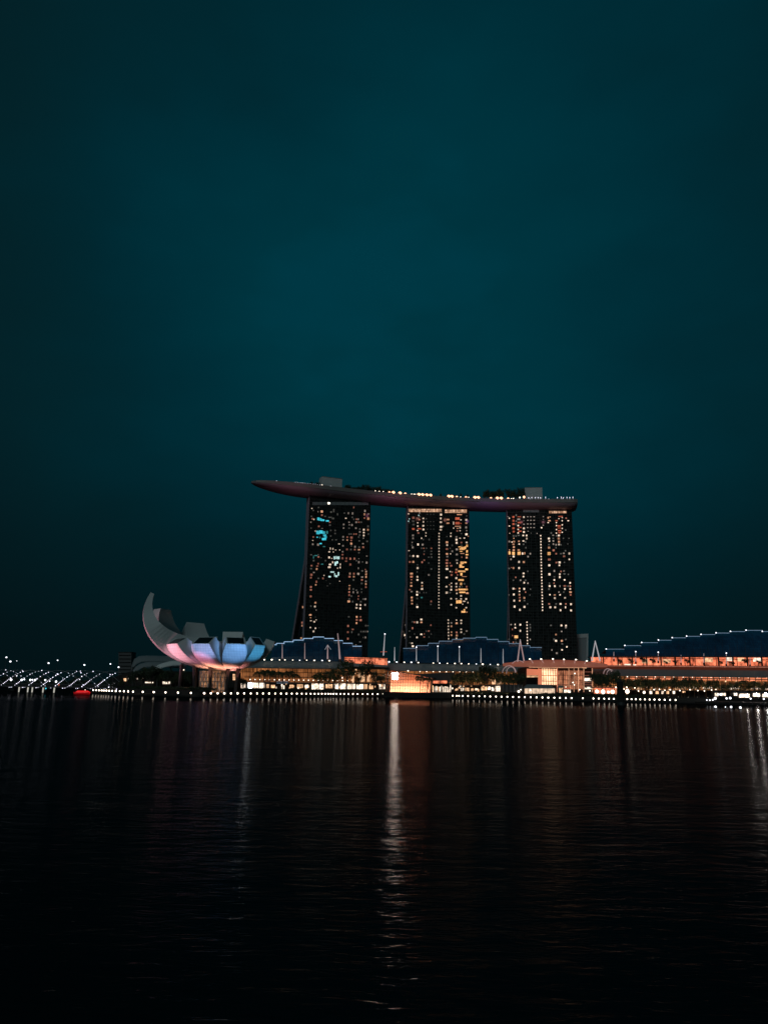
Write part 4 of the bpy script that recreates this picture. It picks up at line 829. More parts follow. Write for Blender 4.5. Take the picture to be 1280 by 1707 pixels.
for (b, t, c) in (((891.5, 1110.5), (885, 1100), (882.5, 1099)), ((907.5, 1110.5), (903.5, 1101), (901.3, 1099)), ((924, 1113), (923, 1103), (921, 1098.8)), ((939.8, 1111), (939.8, 1103), (939.3, 1099.5)), ((956.5, 1113), (958, 1103), (959.5, 1099.8)), ((972.5, 1111.5), (975.5, 1104), (977.5, 1102))):
    t_ = thing('roof_lamp', 'bent lamp arm with a white head on the plaza hall roof', 'lamp', P(*b, EY - 9), 'bent lamps along the plaza hall roof')
    MB().tube([P(*b, EY - 9), P(*t, EY - 11), P(*c, EY - 13)], .3, 6).build('arm', 'mast_pink', t_)
    MB().ball(P(c[0] + .5, c[1], EY - 13), .75, 8, 5, .6).build('head', 'lamp_warm', t_, smooth=True)
def hoop(x0, x1, yb, yt, Y, side):
    t_ = thing('arch_hoop', 'pale lit arch hoop at the %s corner of the plaza hall' % side, 'arch', P((x0 + x1) / 2, yb, Y), 'lit arch hoops beside the plaza hall')
    MB().tube([P((x0 + x1) / 2 - (x1 - x0) / 2 * math.cos(math.pi * i / 12), yb - (yb - yt) * math.sin(math.pi * i / 12), Y) for i in range(13)], .26, 5).build('hoop', 'mast_pink', t_)
hoop(837.5, 860, 1122, 1110, EY - 16, 'left'); hoop(844, 859, 1123, 1112, EY - 24, 'left'); hoop(852, 876, 1112, 1101.5, EY - 4, 'left'); hoop(1006, 1020, 1124, 1115, EY - 12, 'right'); hoop(1011, 1024, 1125.5, 1116.5, EY - 20, 'right')

# tents, stalls and kiosks on the plaza
def tent(x0, x1, yt, ym, yb, Y, wall, label, roof='roof_metal', grp=None):
    t_ = thing('marquee', label, 'tent', V((P((x0 + x1) / 2, yb, Y).x, Y, P((x0 + x1) / 2, yb, Y).z)), grp)
    a, b, c, d = P(x0, ym, Y), P(x1, ym, Y), P(x0, yb, Y), P(x1, yb, Y); zt = P((x0 + x1) / 2, yt, Y).z; dp = max(4, (b.x - a.x) * .4)
    MB().prism([c, d, b, a], (0, .15, 0)).build('front_wall', wall, t_)
    MB().prism([c + V((0, dp, 0)), d + V((0, dp, 0)), b + V((0, dp, 0)), a + V((0, dp, 0))], (0, .15, 0)).build('rear_wall', 'dark_stone', t_)
    i = (b.x - a.x) * .12; e = .4
    MB().add([a + V((-e, -e, 0)), b + V((e, -e, 0)), b + V((e, dp + e, 0)), a + V((-e, dp + e, 0)), V((a.x + i, Y + dp / 2, zt)), V((b.x - i, Y + dp / 2, zt))], [(0, 1, 5, 4), (2, 3, 4, 5), (1, 2, 5), (3, 0, 4), (0, 3, 2, 1)]).build('roof', roof, t_)
    n = max(2, int((x1 - x0) / 6))
    for k in range(n + 1):
        p = c.lerp(d, k / n); q = a.lerp(b, k / n); MB().tube([p + V((0, -.3, 0)), q + V((0, -.3, 0))], .12, 5).build('pole', 'grey_metal', t_)
    return t_
MT['tent_wall'] = glowmat('tent_wall', (1, .72, .5), .85, .5, .4)
MT['tent_brilliant'] = glowmat('tent_brilliant', (1, .80, .62), 2.6, .95, .9)
MT['tent_bright'] = glowmat('tent_bright', (1, .80, .62), 2.2, .95, .9)
tent(874, 924.5, 1141.5, 1148, 1156.5, 560, 'tent_wall', 'long white walled marquee with a grey roof in front of the plaza hall')
tent(931, 940, 1143, 1147, 1155, 565, 'shop_o', 'small orange stall left of the red and white stall')
st = tent(939.5, 951, 1146, 1150, 1155, 555, 'tent_bright', 'small brilliant white stall with a red top in the plaza middle')
MB().prism(quadpx(940, 1146.4, 950, 1148.6, 554), (0, .3, 0)).build('red_sign', MT['win_R'], st)
bb = thing('dark_stage', 'black box shaped stage back beside the marquee', 'stage', P(854, 1153, 560))
MB().prism(quadpx(837.5, 1141.5, 871, 1154, 560), (0, 10, 0)).build('box', 'dark_metal', bb)
mb = MB()
for k in range(6): mb.tube([P(838 + k * 6.5, 1154, 559.5), P(838 + k * 6.5, 1141, 559.5)], .12, 4)
mb.build('truss', 'grey_metal', bb)
MB().ball(P(864.5, 1153, 558), .8, 8, 5).build('floor_lamp', 'lamp_warm', bb, smooth=True)
pa = thing('food_pavilion', 'orange open fronted food pavilion right of the plaza hall', 'pavilion', P(1008, 1157, 590))
MB().prism(quadpx(990, 1145.2, 1028, 1147, 588), (0, 10, 0)).build('roof', 'dark_metal', pa)
MB().prism(quadpx(990, 1147.1, 1028, 1157, 596), (0, .5, 0)).build('back_wall', 'terrace_glow', pa)
for k in range(7): MB().tube([P(990.5 + k * 6, 1157.5, 589), P(990.5 + k * 6, 1146.8, 589)], .16, 5).build('post', 'dark_metal', pa)
for x, y, r in ((995, 1153, 1.3), (1005, 1153.5, 1.6), (1014, 1154, 1.0), (1021, 1153.5, 1.5)): MB().ball(P(x, y, 590), r, 10, 6).build('globe_lamp', 'lamp_warm', pa, smooth=True)
def lamppost(x, y, yb, Y, r, mt, label, grp):
    t_ = thing('plaza_lamp', label, 'lamp', P(x, yb, Y), grp)
    MB().tube([P(x, yb, Y), P(x, y, Y)], .12, 6).build('pole', 'dark_metal', t_); MB().ball(P(x, y, Y), r, 10, 6).build('globe', mt, t_, smooth=True)
lamppost(1045.5, 1153, 1160, 545, 1.4, 'lamp_warm', 'large glowing round lamp right of the tall dark post', None)
lamppost(1073.5, 1154.5, 1161, 545, .9, 'lamp_warm', 'middling warm globe lamp among the trees of the right waterfront', None)
for x in (1026.5, 1044.5): 
    t_ = thing('lit_pole', 'slim glowing pole %s the tall dark post' % ('left of' if x < 1030 else 'right of'), 'pole', P(x, 1158, 560))
    MB().tube([P(x, 1158, 560), P(x, 1146, 560)], .3, 6).build('tube', MT['win_o'], t_); MB().ball(P(x, 1146, 560), .5, 8, 5).build('cap', 'lamp_warm', t_, smooth=True)
for k, (x, y) in enumerate(((397, 1140), (1040, 1149), (1058, 1147), (1064, 1152), (1090, 1150), (1099, 1149.5), (1108, 1151), (1117, 1150), (1133, 1151.5), (1150, 1150), (1163, 1151.5), (1174, 1152), (1186, 1150.5), (680, 1118.5), (868, 1150), (884, 1151), (966, 1150), (983, 1152))):
    if k: lamppost(x, y, y + 9, 560, .42, 'lamp_warm', 'small warm plaza lamp on a thin pole before the shops', 'small plaza lamps before the shops')
# boats and jetty at the right edge
JY = 470
jt = thing('jetty', 'low dark jetty at the right edge of the waterfront', 'jetty', V((P(1230, 1170, JY).x, JY, 0)))
a, b = P(1176, 1170, JY), P(1330, 1170, JY)
MB().prism([V((a.x, JY, -.5)), V((b.x, JY, -.5)), V((b.x, JY, 1.3)), V((a.x, JY, 1.3))], (0, 16, 0)).build('platform', 'dark_stone', jt)
for k in range(9):
    x = a.x + (b.x - a.x) * k / 8; MB().tube([V((x, JY - .6, -1)), V((x, JY - .6, 2.1))], .3, 6).build('pile', 'dark_metal', jt)
for (x, y) in ((1192.5, 1178.6), (1218.5, 1179), (1234, 1180), (1209, 1179)):
    p = PZ(x, y, .7); t_ = thing('mooring_light', 'small white light floating low on the water by the jetty', 'lamp', V((p.x, p.y, 0)), 'small lights on the water by the jetty')
    MB().tube([V((p.x, p.y, -.15)), V((p.x, p.y, .35))], .35, 8).build('float', 'dark_metal', t_); MB().ball((p.x, p.y, .7), .42 if x != 1209 else .2, 8, 6).build('globe', 'lamp_white', t_, smooth=True)
KY = 500
for n, (x0, x1, y0, ym, y1, wl, lb) in enumerate(((1191, 1197.5, 1152, 1155.5, 1161, 'tent_bright', 'tiny bright kiosk at the left end of the jetty row'), (1202, 1209.5, 1153, 1155.5, 1160, 'tent_bright', 'second bright kiosk from the left end of the jetty row'), (1223, 1228.5, 1152, 1155.5, 1160, 'tent_bright', 'narrow bright kiosk left of the widest jetty kiosk'), (1232, 1249, 1153, 1157, 1163, 'tent_bright', 'widest and brightest kiosk above the jetty'), (1255, 1266.5, 1153, 1156, 1161.5, 'tent_brilliant', 'bright kiosk right of the widest jetty kiosk'), (1270.5, 1284, 1153, 1157, 1162.5, 'tent_brilliant', 'kiosk cut by the right edge of the picture'))):
    k_ = tent(x0, x1, y0, ym, y1, KY + (n % 2) * 4, wl, lb, 'dark_metal', 'bright kiosks above the jetty')
    k_.name = 'kiosk'
MT['flood'] = mat('flood', (.8, .8, .8), .4, (1, .93, .88), 170, vary=0)
for x, y, r, lb in ((1244, 1159.5, .45, 'glaring floodlight over the widest jetty kiosk'), (1261, 1158, .62, 'glaring floodlight at the kiosk right of the widest one'), (1276.5, 1157.5, .62, 'glaring floodlight nearest the right edge of the picture')):
    c = P(x, y, 488); t_ = thing('floodlight', lb, 'floodlight', V((c.x, 488, 1.3)))
    MB().tube([V((c.x, 488, 1.3)), c], .09, 6).build('pole', 'dark_metal', t_); MB().ball(c, r, 10, 6).build('lens', 'flood', t_, smooth=True)
for x, y, r in ((1178, 1167.3, .4), (1183, 1167.5, .45), (1188, 1167, .5), (1192, 1164.5, .8), (1211, 1164.5, .6), (1217, 1164, .7), (1251, 1165, .5), (1273, 1165.5, .5), (1201, 1158, .7), (1197, 1158, .5)):
    lamppost(x, y, y + 5, 480, r, 'lamp_white', 'white lamp on the jetty front below the kiosks', 'white lamps on the jetty front')

# ------------------------------------------------------------------ trees and hedges
def leafquad(mb, p, s, rnd):
    a = V((rnd.uniform(-1, 1), rnd.uniform(-1, 1), rnd.uniform(-1, 1))).normalized(); b = a.cross(V((rnd.uniform(-1, 1), rnd.uniform(-1, 1), rnd.uniform(-1, 1)))).normalized()
    mb.add([p - a * s, p + b * s * .6, p + a * s, p - b * s * .6], [(0, 1, 2, 3)])
def make_tree(seed, h, r, label, cat, group, leaf='leaf', flat=.75, loc=(0, 0, 0)):
    rnd = random.Random(seed); t = thing('tree', label, cat, loc, group); o = V(loc)
    tr = MB(); top = o + V((rnd.uniform(-.5, .5), 0, h * .55)); tr.tube([o - V((0, 0, .4)), o + V((.1, 0, h * .25)), top], h * .035, 8, h * .018)
    cl = []
    for k in range(9):
        q = 2 * math.pi * k / 9 + rnd.uniform(-.3, .3); rr = r * rnd.uniform(.35, .78); z = h * rnd.uniform(.55, .9)
        e = o + V((math.cos(q) * rr, math.sin(q) * rr, z)); tr.tube([o + V((0, 0, h * rnd.uniform(.28, .5))), (top + e) / 2 - V((0, 0, h * .04)), e], h * .014, 5, h * .005); cl.append((e, r * rnd.uniform(.3, .52)))
    cl.append((o + V((0, 0, h * .85)), r * .5))
    tr.build('trunk', 'bark', t)
    cr = MB()
    for c, cr_ in cl:
        for i in range(95):
            d = V((rnd.gauss(0, 1), rnd.gauss(0, 1), rnd.gauss(0, flat))).normalized() * cr_ * rnd.uniform(.35, 1.08) ** .6
            d.z *= flat; leafquad(cr, c + d, r * rnd.uniform(.05, .11), rnd)
    cr.build('crown', leaf, t)
    return t
def make_palm(seed, h, r, label, group, loc):
    rnd = random.Random(seed); t = thing('palm_tree', label, 'palm tree', loc, group); o = V(loc)
    top = o + V((rnd.uniform(-.6, .6), 0, h)); MB().tube([o - V((0, 0, .4)), o + V((.15, 0, h * .5)), top], h * .03, 7, h * .018).build('trunk', 'bark', t)
    cr = MB()
    for k in range(17):
        q = 2 * math.pi * k / 17 + rnd.uniform(-.15, .15); up = rnd.uniform(.1, .75); d = V((math.cos(q), math.sin(q), 0)); s = V((-d.y, d.x, 0))
        sp = [top + d * (r * f) + V((0, 0, r * (up * f * 1.3 - (.75 + up * .5) * f * f))) for f in (0, .25, .5, .75, 1)]
        for a, b in zip(sp, sp[1:]):
            for i in range(4):
                p = a.lerp(b, i / 4); n = a.lerp(b, (i + .7) / 4)
                for sg in (-1, 1): cr.add([p, n, n + s * sg * r * .2 - V((0, 0, r * .12)), p + s * sg * r * .17 - V((0, 0, r * .13))], [(0, 1, 2, 3)])
    cr.build('crown', 'palm_leaf', t); return t
def ground_at(px, Y, z): d = ray(px, 1150); return V((d.x / d.y * Y, Y, z))
GT = 'dark trees along the waterfront promenade'; LT = 'dark round headed tree in the waterfront rows before the lit malls'
base_trees = [make_tree(s, 10, 5.2, LT, 'tree', GT, 'leaf' if s % 2 else 'leaf_dark', .75, (0, 0, 0)) for s in (3, 4, 5, 6)]
used = [False] * 4; cnt = 0
def plant(px, ytop, ybase, wpx, Y, label=None):
    global cnt
    k = cnt % 4; cnt += 1
    zt, zb_ = P(px, ytop, Y).z, P(px, ybase, Y).z; zb_ = min(zb_, 3.4); loc = ground_at(px, Y, zb_)
    h = (zt - zb_) / 10 / .98; wd = wpx * mpp(Y) / 10.4
    rz = random.uniform(0, 6)
    if not used[k]:
        t = base_trees[k]; used[k] = True; t.location = loc; t.rotation_euler = (0, 0, rz); t.scale = (wd, wd, h)
        if label: t['label'] = label
        return t
    return dup(base_trees[k], loc, label or LT, rz, (wd, wd, h))
for a in ((531, 1120, 1150, 20, 540), (546, 1119, 1150, 20, 548), (558, 1116.5, 1150, 22, 542), (626, 1121, 1152, 15, 600), (637, 1124, 1152, 12, 610), (596, 1128, 1150, 12, 570)): plant(*a)
plant(578, 1103, 1152, 30, 560, 'taller broad tree left of the pair beneath the orange terrace box'); plant(609, 1103, 1152, 26, 566, 'taller broad tree right of the pair beneath the orange terrace box')
for i in range(9): plant(757 + i * 6.3 + random.uniform(-1, 1), 1120 + random.uniform(-1, 5), 1152, 13, 600 + (i % 3) * 8)
plant(812, 1109.5, 1152, 25, 585, 'taller round dark tree left of the plaza hall'); plant(827, 1117, 1152, 16, 590)
for i in range(6): plant(834 + i * 7.2, 1123 + random.uniform(-1, 2), 1152, 15, 588)
for i in range(5): plant(991 + i * 6.5, 1124 + random.uniform(-2, 3), 1155, 14, 600)
plant(1030, 1121, 1158, 22, 545, 'round dark tree directly behind the tall dark post')
for i in range(17): plant(1045 + i * 7.4 + random.uniform(-1.5, 1.5), 1131 + random.uniform(-1, 4), 1155, 15, 585 + (i % 3) * 10)
for x in (1176, 1186, 1196): plant(x, 1135 + random.uniform(-1, 2), 1155, 14, 580)
for i in range(10): plant(1208 + i * 8.5, 1138 + random.uniform(-1, 3), 1155, 11, 600)
# trees round the museum
for x, y, wp, Y in ((226, 1119, 18, 520), (238, 1115, 20, 530), (252, 1112, 22, 525), (266, 1114, 20, 528), (279, 1118, 18, 520), (292, 1124, 16, 500), (306, 1120, 20, 505), (318, 1124, 16, 500), (216, 1127, 14, 500), (201, 1134, 12, 480), (186, 1138, 10, 480), (404, 1130, 14, 520)): plant(x, y, 1152, wp, Y)
PG = 'palms before the left mall'; PL = 'dark palm with drooping fronds before the golden left mall front'
palm0 = None
for x, yt, sz in ((431, 1119, 1), (440, 1116.5, 1.1), (449, 1117.5, 1), (459, 1119, 1), (471, 1120, 1), (480, 1118.5, 1.05), (491, 1123, .9), (700, 1127, .9), (712, 1129, .9), (1240, 1134, .9), (1256, 1135, .9)):
    Y = 545 if x < 600 else 590; zt = P(x, yt, Y).z; loc = ground_at(x, Y, 3.0); h = (zt - 3.4) / 1.04
    if palm0 is None: palm0 = make_palm(11, 12, 4.6, PL, PG, loc); palm0.scale = (sz, sz, h / 12)
    else: dup(palm0, loc, PL if x < 600 else 'dark palm with drooping fronds %s' % ('beside the crystal pavilion' if x < 900 else 'above the jetty kiosks'), random.uniform(0, 6), (sz, sz, h / 12))
# sky deck trees
ST = 'small dark tree in the sky deck garden, high above the towers'; SG = 'trees of the sky deck garden'
dt = make_tree(21, 7, 3.6, ST, 'tree', SG, 'leaf_dark', .8)
first = True
for px, yt, wp in [(577 + i * 4.7, 812 + .3 * i + random.uniform(-2.2, 2.4), random.uniform(8, 13)) for i in range(17)] + [(808 + i * 4.8, 821.5 + random.uniform(-2, 2.2), random.uniform(8, 12)) for i in range(7)] + [(847 + i * 4.8, 821 - .5 * i + random.uniform(-2, 1.6), random.uniform(8, 12)) for i in range(6)] + [(478 + i * 5, 806 + random.uniform(-1, 2), 9) for i in range(11)] + [(690 + i * 11, 826, 5) for i in range(9)]:
    x = xat(px, yt, 2); q = edgept(x, random.uniform(-3, 4), DECK_Z - .05); zt = P(px, yt, q.y).z; h = max((zt - DECK_Z) / 7, .35) * random.uniform(.95, 1.3); wd = wp * mpp(q.y) / 7.2
    if first: dt.location = q; dt.scale = (wd, wd, h); first = False
    else: dup(dt, q, ST, random.uniform(0, 6), (wd, wd, h))
# plants on the red terrace
RT_ = 'small dark shrub standing out against the red lit terrace'; RG = 'shrubs on the red terrace'
sh = make_tree(31, 5, 3.0, RT_, 'shrub', RG, 'leaf_dark', .7); sh.name = 'terrace_shrub'; first = True
for x, y, wp in ((1034, 1102, 9), (1052, 1101, 10), (1072, 1099, 12), (1088, 1101, 12), (1125, 1104, 8), (1146, 1102, 12), (1202, 1105, 8), (1220, 1106, 13), (1242, 1102, 12), (1265, 1104, 9), (1110, 1105, 8)):
    Y = 668; q = P(x, 1110.8, Y); zt = P(x, y - 2.5, Y).z; h = (zt - q.z) / 5; wd = wp * mpp(Y) / 6
    if first: sh.location = q; sh.scale = (wd, wd * .5, h); first = False
    else: dup(sh, q, RT_, 0, (wd, wd * .5, h))
# clipped hedges on the terrace
rnd = random.Random(5); hb = MB()
for i in range(1100):
    x = rnd.uniform(-8, 8); z = rnd.uniform(0, 1) ** .7 * (1.25 + .28 * math.sin(x * 1.3) + .18 * math.sin(x * 3.1)); leafquad(hb, V((x, rnd.uniform(-1, 1), z)), rnd.uniform(.18, .42), rnd)
HL = 'dark leafy hedge on the terrace behind the promenade lamps'; HG = 'hedges behind the promenade'
hedge0 = thing('hedge', HL, 'hedge', (0, 0, 0), HG); hb.build('foliage', 'leaf_dark', hedge0)
acc = 8; first = True
R3 = [inland(i, 18.5) for i in range(3, len(SHORE) - 5)]
for a, b in zip(R3, R3[1:]):
    l = (b - a).length; d = 0
    while acc <= l - d + 1e-6:
        d += acc; p = a.lerp(b, d / l); px = 640 + p.x / p.y * F
        acc = 15.2
        rz = math.atan2((b - a).y, (b - a).x); loc = V((p.x, p.y, 3.3))
        if px > 1330: continue
        if first: hedge0.location = loc; hedge0.rotation_euler = (0, 0, rz); first = False
        else: dup(hedge0, loc, HL, rz, (1, 1, random.uniform(.85, 1.25)))
    acc -= l - d

# ------------------------------------------------------------------ left side: shell roof, dark block, helix bridge, boat
sr = thing('shell_roof', 'pale grey curved shell roof between the dark block and the museum', 'canopy', V((P(260, 1150, 560).x, 560, 1)))
def shell(o1, Y1, o2, Y2, nm, mt):
    m_ = MB(); A = [P(x, y, Y1) for x, y in o1]; B = [P(x, y, Y2) for x, y in o2]; rws = []
    for i in range(7):
        k = i / 6; rws.append([a.lerp(b, k) + V((0, 0, 2.2 * math.sin(math.pi * k))) for a, b in zip(A, B)])
    m_.grid(rws); m_.grid([[p - V((0, 0, .5)) for p in r] for r in rws]); m_.build(nm, mt, sr, smooth=True)
shell([(218.6, 1121), (219.3, 1110), (222.5, 1101), (229, 1096.2), (240, 1095), (262, 1095), (285, 1096.5), (310, 1100)], 575, [(220, 1122), (222, 1113), (227, 1107), (236, 1103), (248, 1102), (268, 1103), (290, 1104), (312, 1107)], 555, 'upper_shell', 'roof_metal')
shell([(220.5, 1122.5), (224, 1116), (231, 1110.5), (243, 1107), (256, 1106), (270, 1107), (285, 1108), (310, 1111)], 552, [(222, 1123), (227, 1118.5), (235, 1114), (246, 1111.5), (258, 1110.5), (272, 1111), (287, 1112), (310, 1114)], 540, 'lower_shell', 'roof_metal')
shell([(256, 1117), (262, 1113), (271, 1109.5), (284, 1106.2), (300, 1105)], 538, [(258, 1118.5), (264, 1115), (273, 1111.5), (286, 1108.6), (302, 1107.5)], 532, 'entrance_shell', 'white_paint')
for x in (221, 240, 262, 285): MB().tube([V((P(x, 1150, 556).x, 556, 1)), P(x, 1112 if x < 230 else 1106, 556)], .5, 6).build('column', 'dark_metal', sr)
MB().ball(P(268, 1111.5, 536), .6, 8, 5).build('lamp', 'lamp_white', sr, smooth=True); MB().ball(P(304, 1116, 530), .6, 8, 5).build('lamp', 'lamp_white', sr, smooth=True)
ax = thing('museum_annex', 'long low unlit annex wall under the shell roof behind the trees', 'building', V((P(262, 1150, 600).x, 600, 1)))
MB().prism([V((P(184, 1150, 600).x, 600, 1)), V((P(392, 1150, 600).x, 600, 1)), P(392, 1121, 600), P(222, 1118, 600), P(184, 1131, 600)], (0, 25, 0)).build('wall', 'dark_stone', ax)
for x0, x1, y0, y1, c in ((206, 210, 1131, 1136, 'o'), (211.5, 214, 1129, 1134, 'w'), (271, 284, 1136.5, 1140.5, 'w'), (242, 255, 1137, 1139, 'w'), (303, 307, 1116, 1118, 'w'), (388, 392, 1124, 1134, 'o'), (228, 232, 1130, 1133, 'w'), (235, 239, 1130, 1133, 'w')): MB().prism(quadpx(x0, y0, x1, y1, 599), (0, .5, 0)).build('lit_window_or_glare', 'shop_' + c, ax)
db = thing('dark_block', 'unlit black block of a building left of the shell roof', 'building', V((P(208, 1150, 760).x, 760, 1)))
MB().prism([V((P(197.5, 1150, 760).x, 760, 1)), V((P(219, 1150, 760).x, 760, 1)), P(219, 1088, 760), P(197.5, 1088, 760)], (0, 14, 0)).build('wall', 'dark_metal', db)
MB().prism([P(197, 1088, 759.5), P(219.5, 1088, 759.5), P(219.5, 1087, 759.5), P(197, 1087, 759.5)], (0, 15, 0)).build('roof', 'dark_stone', db)
mb = MB()
for i in range(6): mb.prism(quadpx(198.5, 1092 + i * 6, 218, 1093.6 + i * 6, 759.8), (0, .19, 0))
mb.build('window_bands', 'black_glass', db)
# helix bridge
BY = 500
bp = lambda px: V((P(px, 1140, BY + (200 - px) * .12).x, BY + (200 - px) * .12, 0))
br = thing('helix_bridge', 'low footbridge wrapped in a double spiral of tiny white lights, far left', 'bridge', bp(90))
bx = [-70 + i * 4 for i in range(68)]
dk = MB(); dk.grid([[bp(x) + V((0, -3, 3.2)) for x in bx], [bp(x) + V((0, -3, 4.1)) for x in bx], [bp(x) + V((0, 3, 4.1)) for x in bx], [bp(x) + V((0, 3, 3.2)) for x in bx]], close=True); dk.build('deck', 'dark_metal', br)
CZ, RR = 8.6, 5.6
def hel(x, ph, r=RR): q = 2 * math.pi * (x / 112.0) + ph; c = bp(x); return c + V((0, -math.cos(q) * r, CZ + math.sin(q) * r))
PHS = [2 * math.pi * k / 5 for k in range(5)]
for ph in PHS: MB().tube([hel(x, ph) for x in range(-70, 198, 3)], .12, 5).build('helix_tube', 'grey_metal', br)
hoops = MB()
for x in range(-60, 200, 9): hoops.tube([bp(x) + V((0, -math.cos(q * .5236) * RR, CZ + math.sin(q * .5236) * RR)) for q in range(13)], .07, 4)
hoops.build('hoops', 'dark_metal', br)
rnd = random.Random(9); pts = []
for ph in PHS:
    x = -8.0
    while x < 197:
        q = (2 * math.pi * (x / 112.0) + ph + math.pi) % (2 * math.pi) - math.pi
        front = math.cos(q) > -.1; mid_ = -.75 < q < -.05
        if front and q < .9 or rnd.random() < .2: pts.append((hel(x, ph), .25 if mid_ else rnd.choice((.16, .2, .26, .32)), mid_))
        x += 2.4 if mid_ else rnd.uniform(2.8, 4.8)
pts.sort(key=lambda t: -t[1])
tail = MB()
for n, (p, r, b_) in enumerate(pts):
    if n < 100: MB().ball(p + V((0, -.25, 0)), r, 6, 5).build('spiral_light', 'dot_white', br)
    else: tail.ball(p + V((0, -.25, 0)), r, 6, 4)
if tail.v: tail.build('fainter_lights', 'dot_white', br)['kind'] = 'stuff'
for x, c in ((74.5, 'c'), (104, 'R')): MB().ball(hel(x, 0) + V((0, -.3, -1.2)), .5, 8, 5).build('coloured_light', 'win_' + c, br)
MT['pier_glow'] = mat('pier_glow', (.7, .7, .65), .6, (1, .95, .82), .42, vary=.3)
for x in (34, 48.7, 56, 74, 92.5):
    c = bp(x); MB().tube([c + V((0, -1, -1)), c + V((0, -1, 3.3))], .38, 7, .5).build('pier', 'pier_glow', br)
for x, y, r in ((18.5, 1133.5, .95), (36, 1133.7, .9), (40.5, 1133, .6), (50.5, 1133.8, .85), (54, 1133.5, .6), (58.5, 1133.8, .85), (75.5, 1134, .75), (83, 1136, .45), (93.5, 1136.5, .85), (28, 1127, .4), (133, 1133, .4)):
    q = P(x, y, bp(x).y - 5.9); MB().ball((q.x, q.y, q.z), r * .78, 8, 6).build('deck_lamp', 'lamp_white', br, smooth=True)
SG2 = 'tall street lamps behind the spiral bridge'
for x, y, r in ((10.7, 1096, 1.5), (17.3, 1103, 1.7), (28, 1102, .7), (81, 1105.7, 1.6), (96, 1101, 1.2), (140.7, 1108.8, 1.6), (184, 1107, 1.3), (197.7, 1112.5, 1.5)):
    Y = 640; c = P(x, y, Y); t_ = thing('street_lamp', 'tall street lamp with a bright white head rising behind the spiral bridge', 'street lamp', V((c.x, Y, 5)), SG2)
    MB().tube([V((c.x, Y, 4.9)), V((c.x, Y, c.z))], .16, 6, .1).build('pole', 'dark_metal', t_); MB().ball(c, r * .46, 10, 6, .8).build('head', 'lamp_white', t_, smooth=True)
rb = thing('road_bridge', 'flat dark road bridge carrying street lamps behind the spiral bridge', 'bridge', V((P(90, 1140, 645).x, 645, 0)))
a, b = V((P(-60, 1140, 640).x, 636, 0)), V((P(210, 1140, 640).x, 636, 0))
MB().box((a.x, 636, 3.6), (b.x, 654, 5.0)).build('deck', 'concrete', rb)
MB().box((a.x, 635.7, 5.01), (b.x, 636, 5.9)).build('railing', 'dark_metal', rb)
for k in range(5):
    x = a.x + (b.x - a.x) * (k + .5) / 5; MB().box((x - 1.5, 640, -1), (x + 1.5, 650, 3.59)).build('pier', 'concrete', rb)
# red boat
BYy = 372
p0 = PZ(136, 1157.6, 0); BYy = p0.y
bo = thing('red_boat', 'small boat lit bright red beside the left end of the promenade', 'boat', V((p0.x, p0.y, 0)))
u = mpp(BYy); MT['red_glow'] = mat('red_glow', (.6, .02, .02), .4, (1, .012, .015), .62, vary=.1); MT['red_deep'] = mat('red_deep', (.5, .02, .02), .5, (1, .01, .015), .16, vary=.2)
hl_ = MB(); st_ = []
for k, wdt in ((-13.5, .05), (-10, .62), (-5, .95), (3, 1), (10, .92), (13.5, .75)):
    zz = .9 + .35 * (abs(k) / 13.5) ** 2; st_.append([p0 + V((k * u, -wdt * 1.5, zz)), p0 + V((k * u * .93, -wdt * .9, 0)), p0 + V((k * u * .9, 0, -.4)), p0 + V((k * u * .93, wdt * .9, 0)), p0 + V((k * u, wdt * 1.5, zz))])
hl_.grid(st_); hl_.grid([[r[0], r[4]] for r in st_]); hl_.build('hull', 'red_deep', bo)
cn = MB(); ar = []
for k in (-9, -7, 0, 9, 12): ar.append([p0 + V((k * u, -1.2 * math.cos(math.pi * i / 8), (1.0 if k > -9 else .9) + (1.05 if -9 < k < 12 else .55) * math.sin(math.pi * i / 8))) for i in range(9)])
cn.grid(ar); cn.f += [tuple(range(9)), tuple(len(cn.v) - 9 + i for i in range(9))]; cn.build('canopy', 'red_glow', bo)
MB().tube([p0 + V((5 * u, 0, 1.9)), p0 + V((5 * u, 0, 2.4))], .05, 5).build('mast', 'dark_metal', bo); MB().ball(p0 + V((5 * u, 0, 2.45)), .2, 8, 5).build('lamp', 'lamp_warm', bo, smooth=True)
# tall dark post in the water
q0 = PZ(1035, 1177.5, 0); u = mpp(q0.y); tp_ = P(1035, 1137, q0.y).z
dp = thing('dark_post', 'tall thick dark post standing in the water before the right promenade', 'post', V((q0.x, q0.y, 0)))
MB().tube([V((q0.x, q0.y, -2)), V((q0.x, q0.y, tp_ * .5)), V((q0.x, q0.y, tp_))], 5.6 * u, 16, 5.0 * u).build('pile', 'dark_stone', dp)
MB().tube([V((q0.x, q0.y, tp_ + .01)), V((q0.x, q0.y, tp_ + .5)), V((q0.x, q0.y, tp_ + 1.0))], 5.4 * u, 16, 1.5 * u).build('cap', 'dark_metal', dp)
MB().tube([V((q0.x, q0.y, .5)), V((q0.x, q0.y, 1.6))], 6.6 * u, 16).build('fender', 'dark_metal', dp)
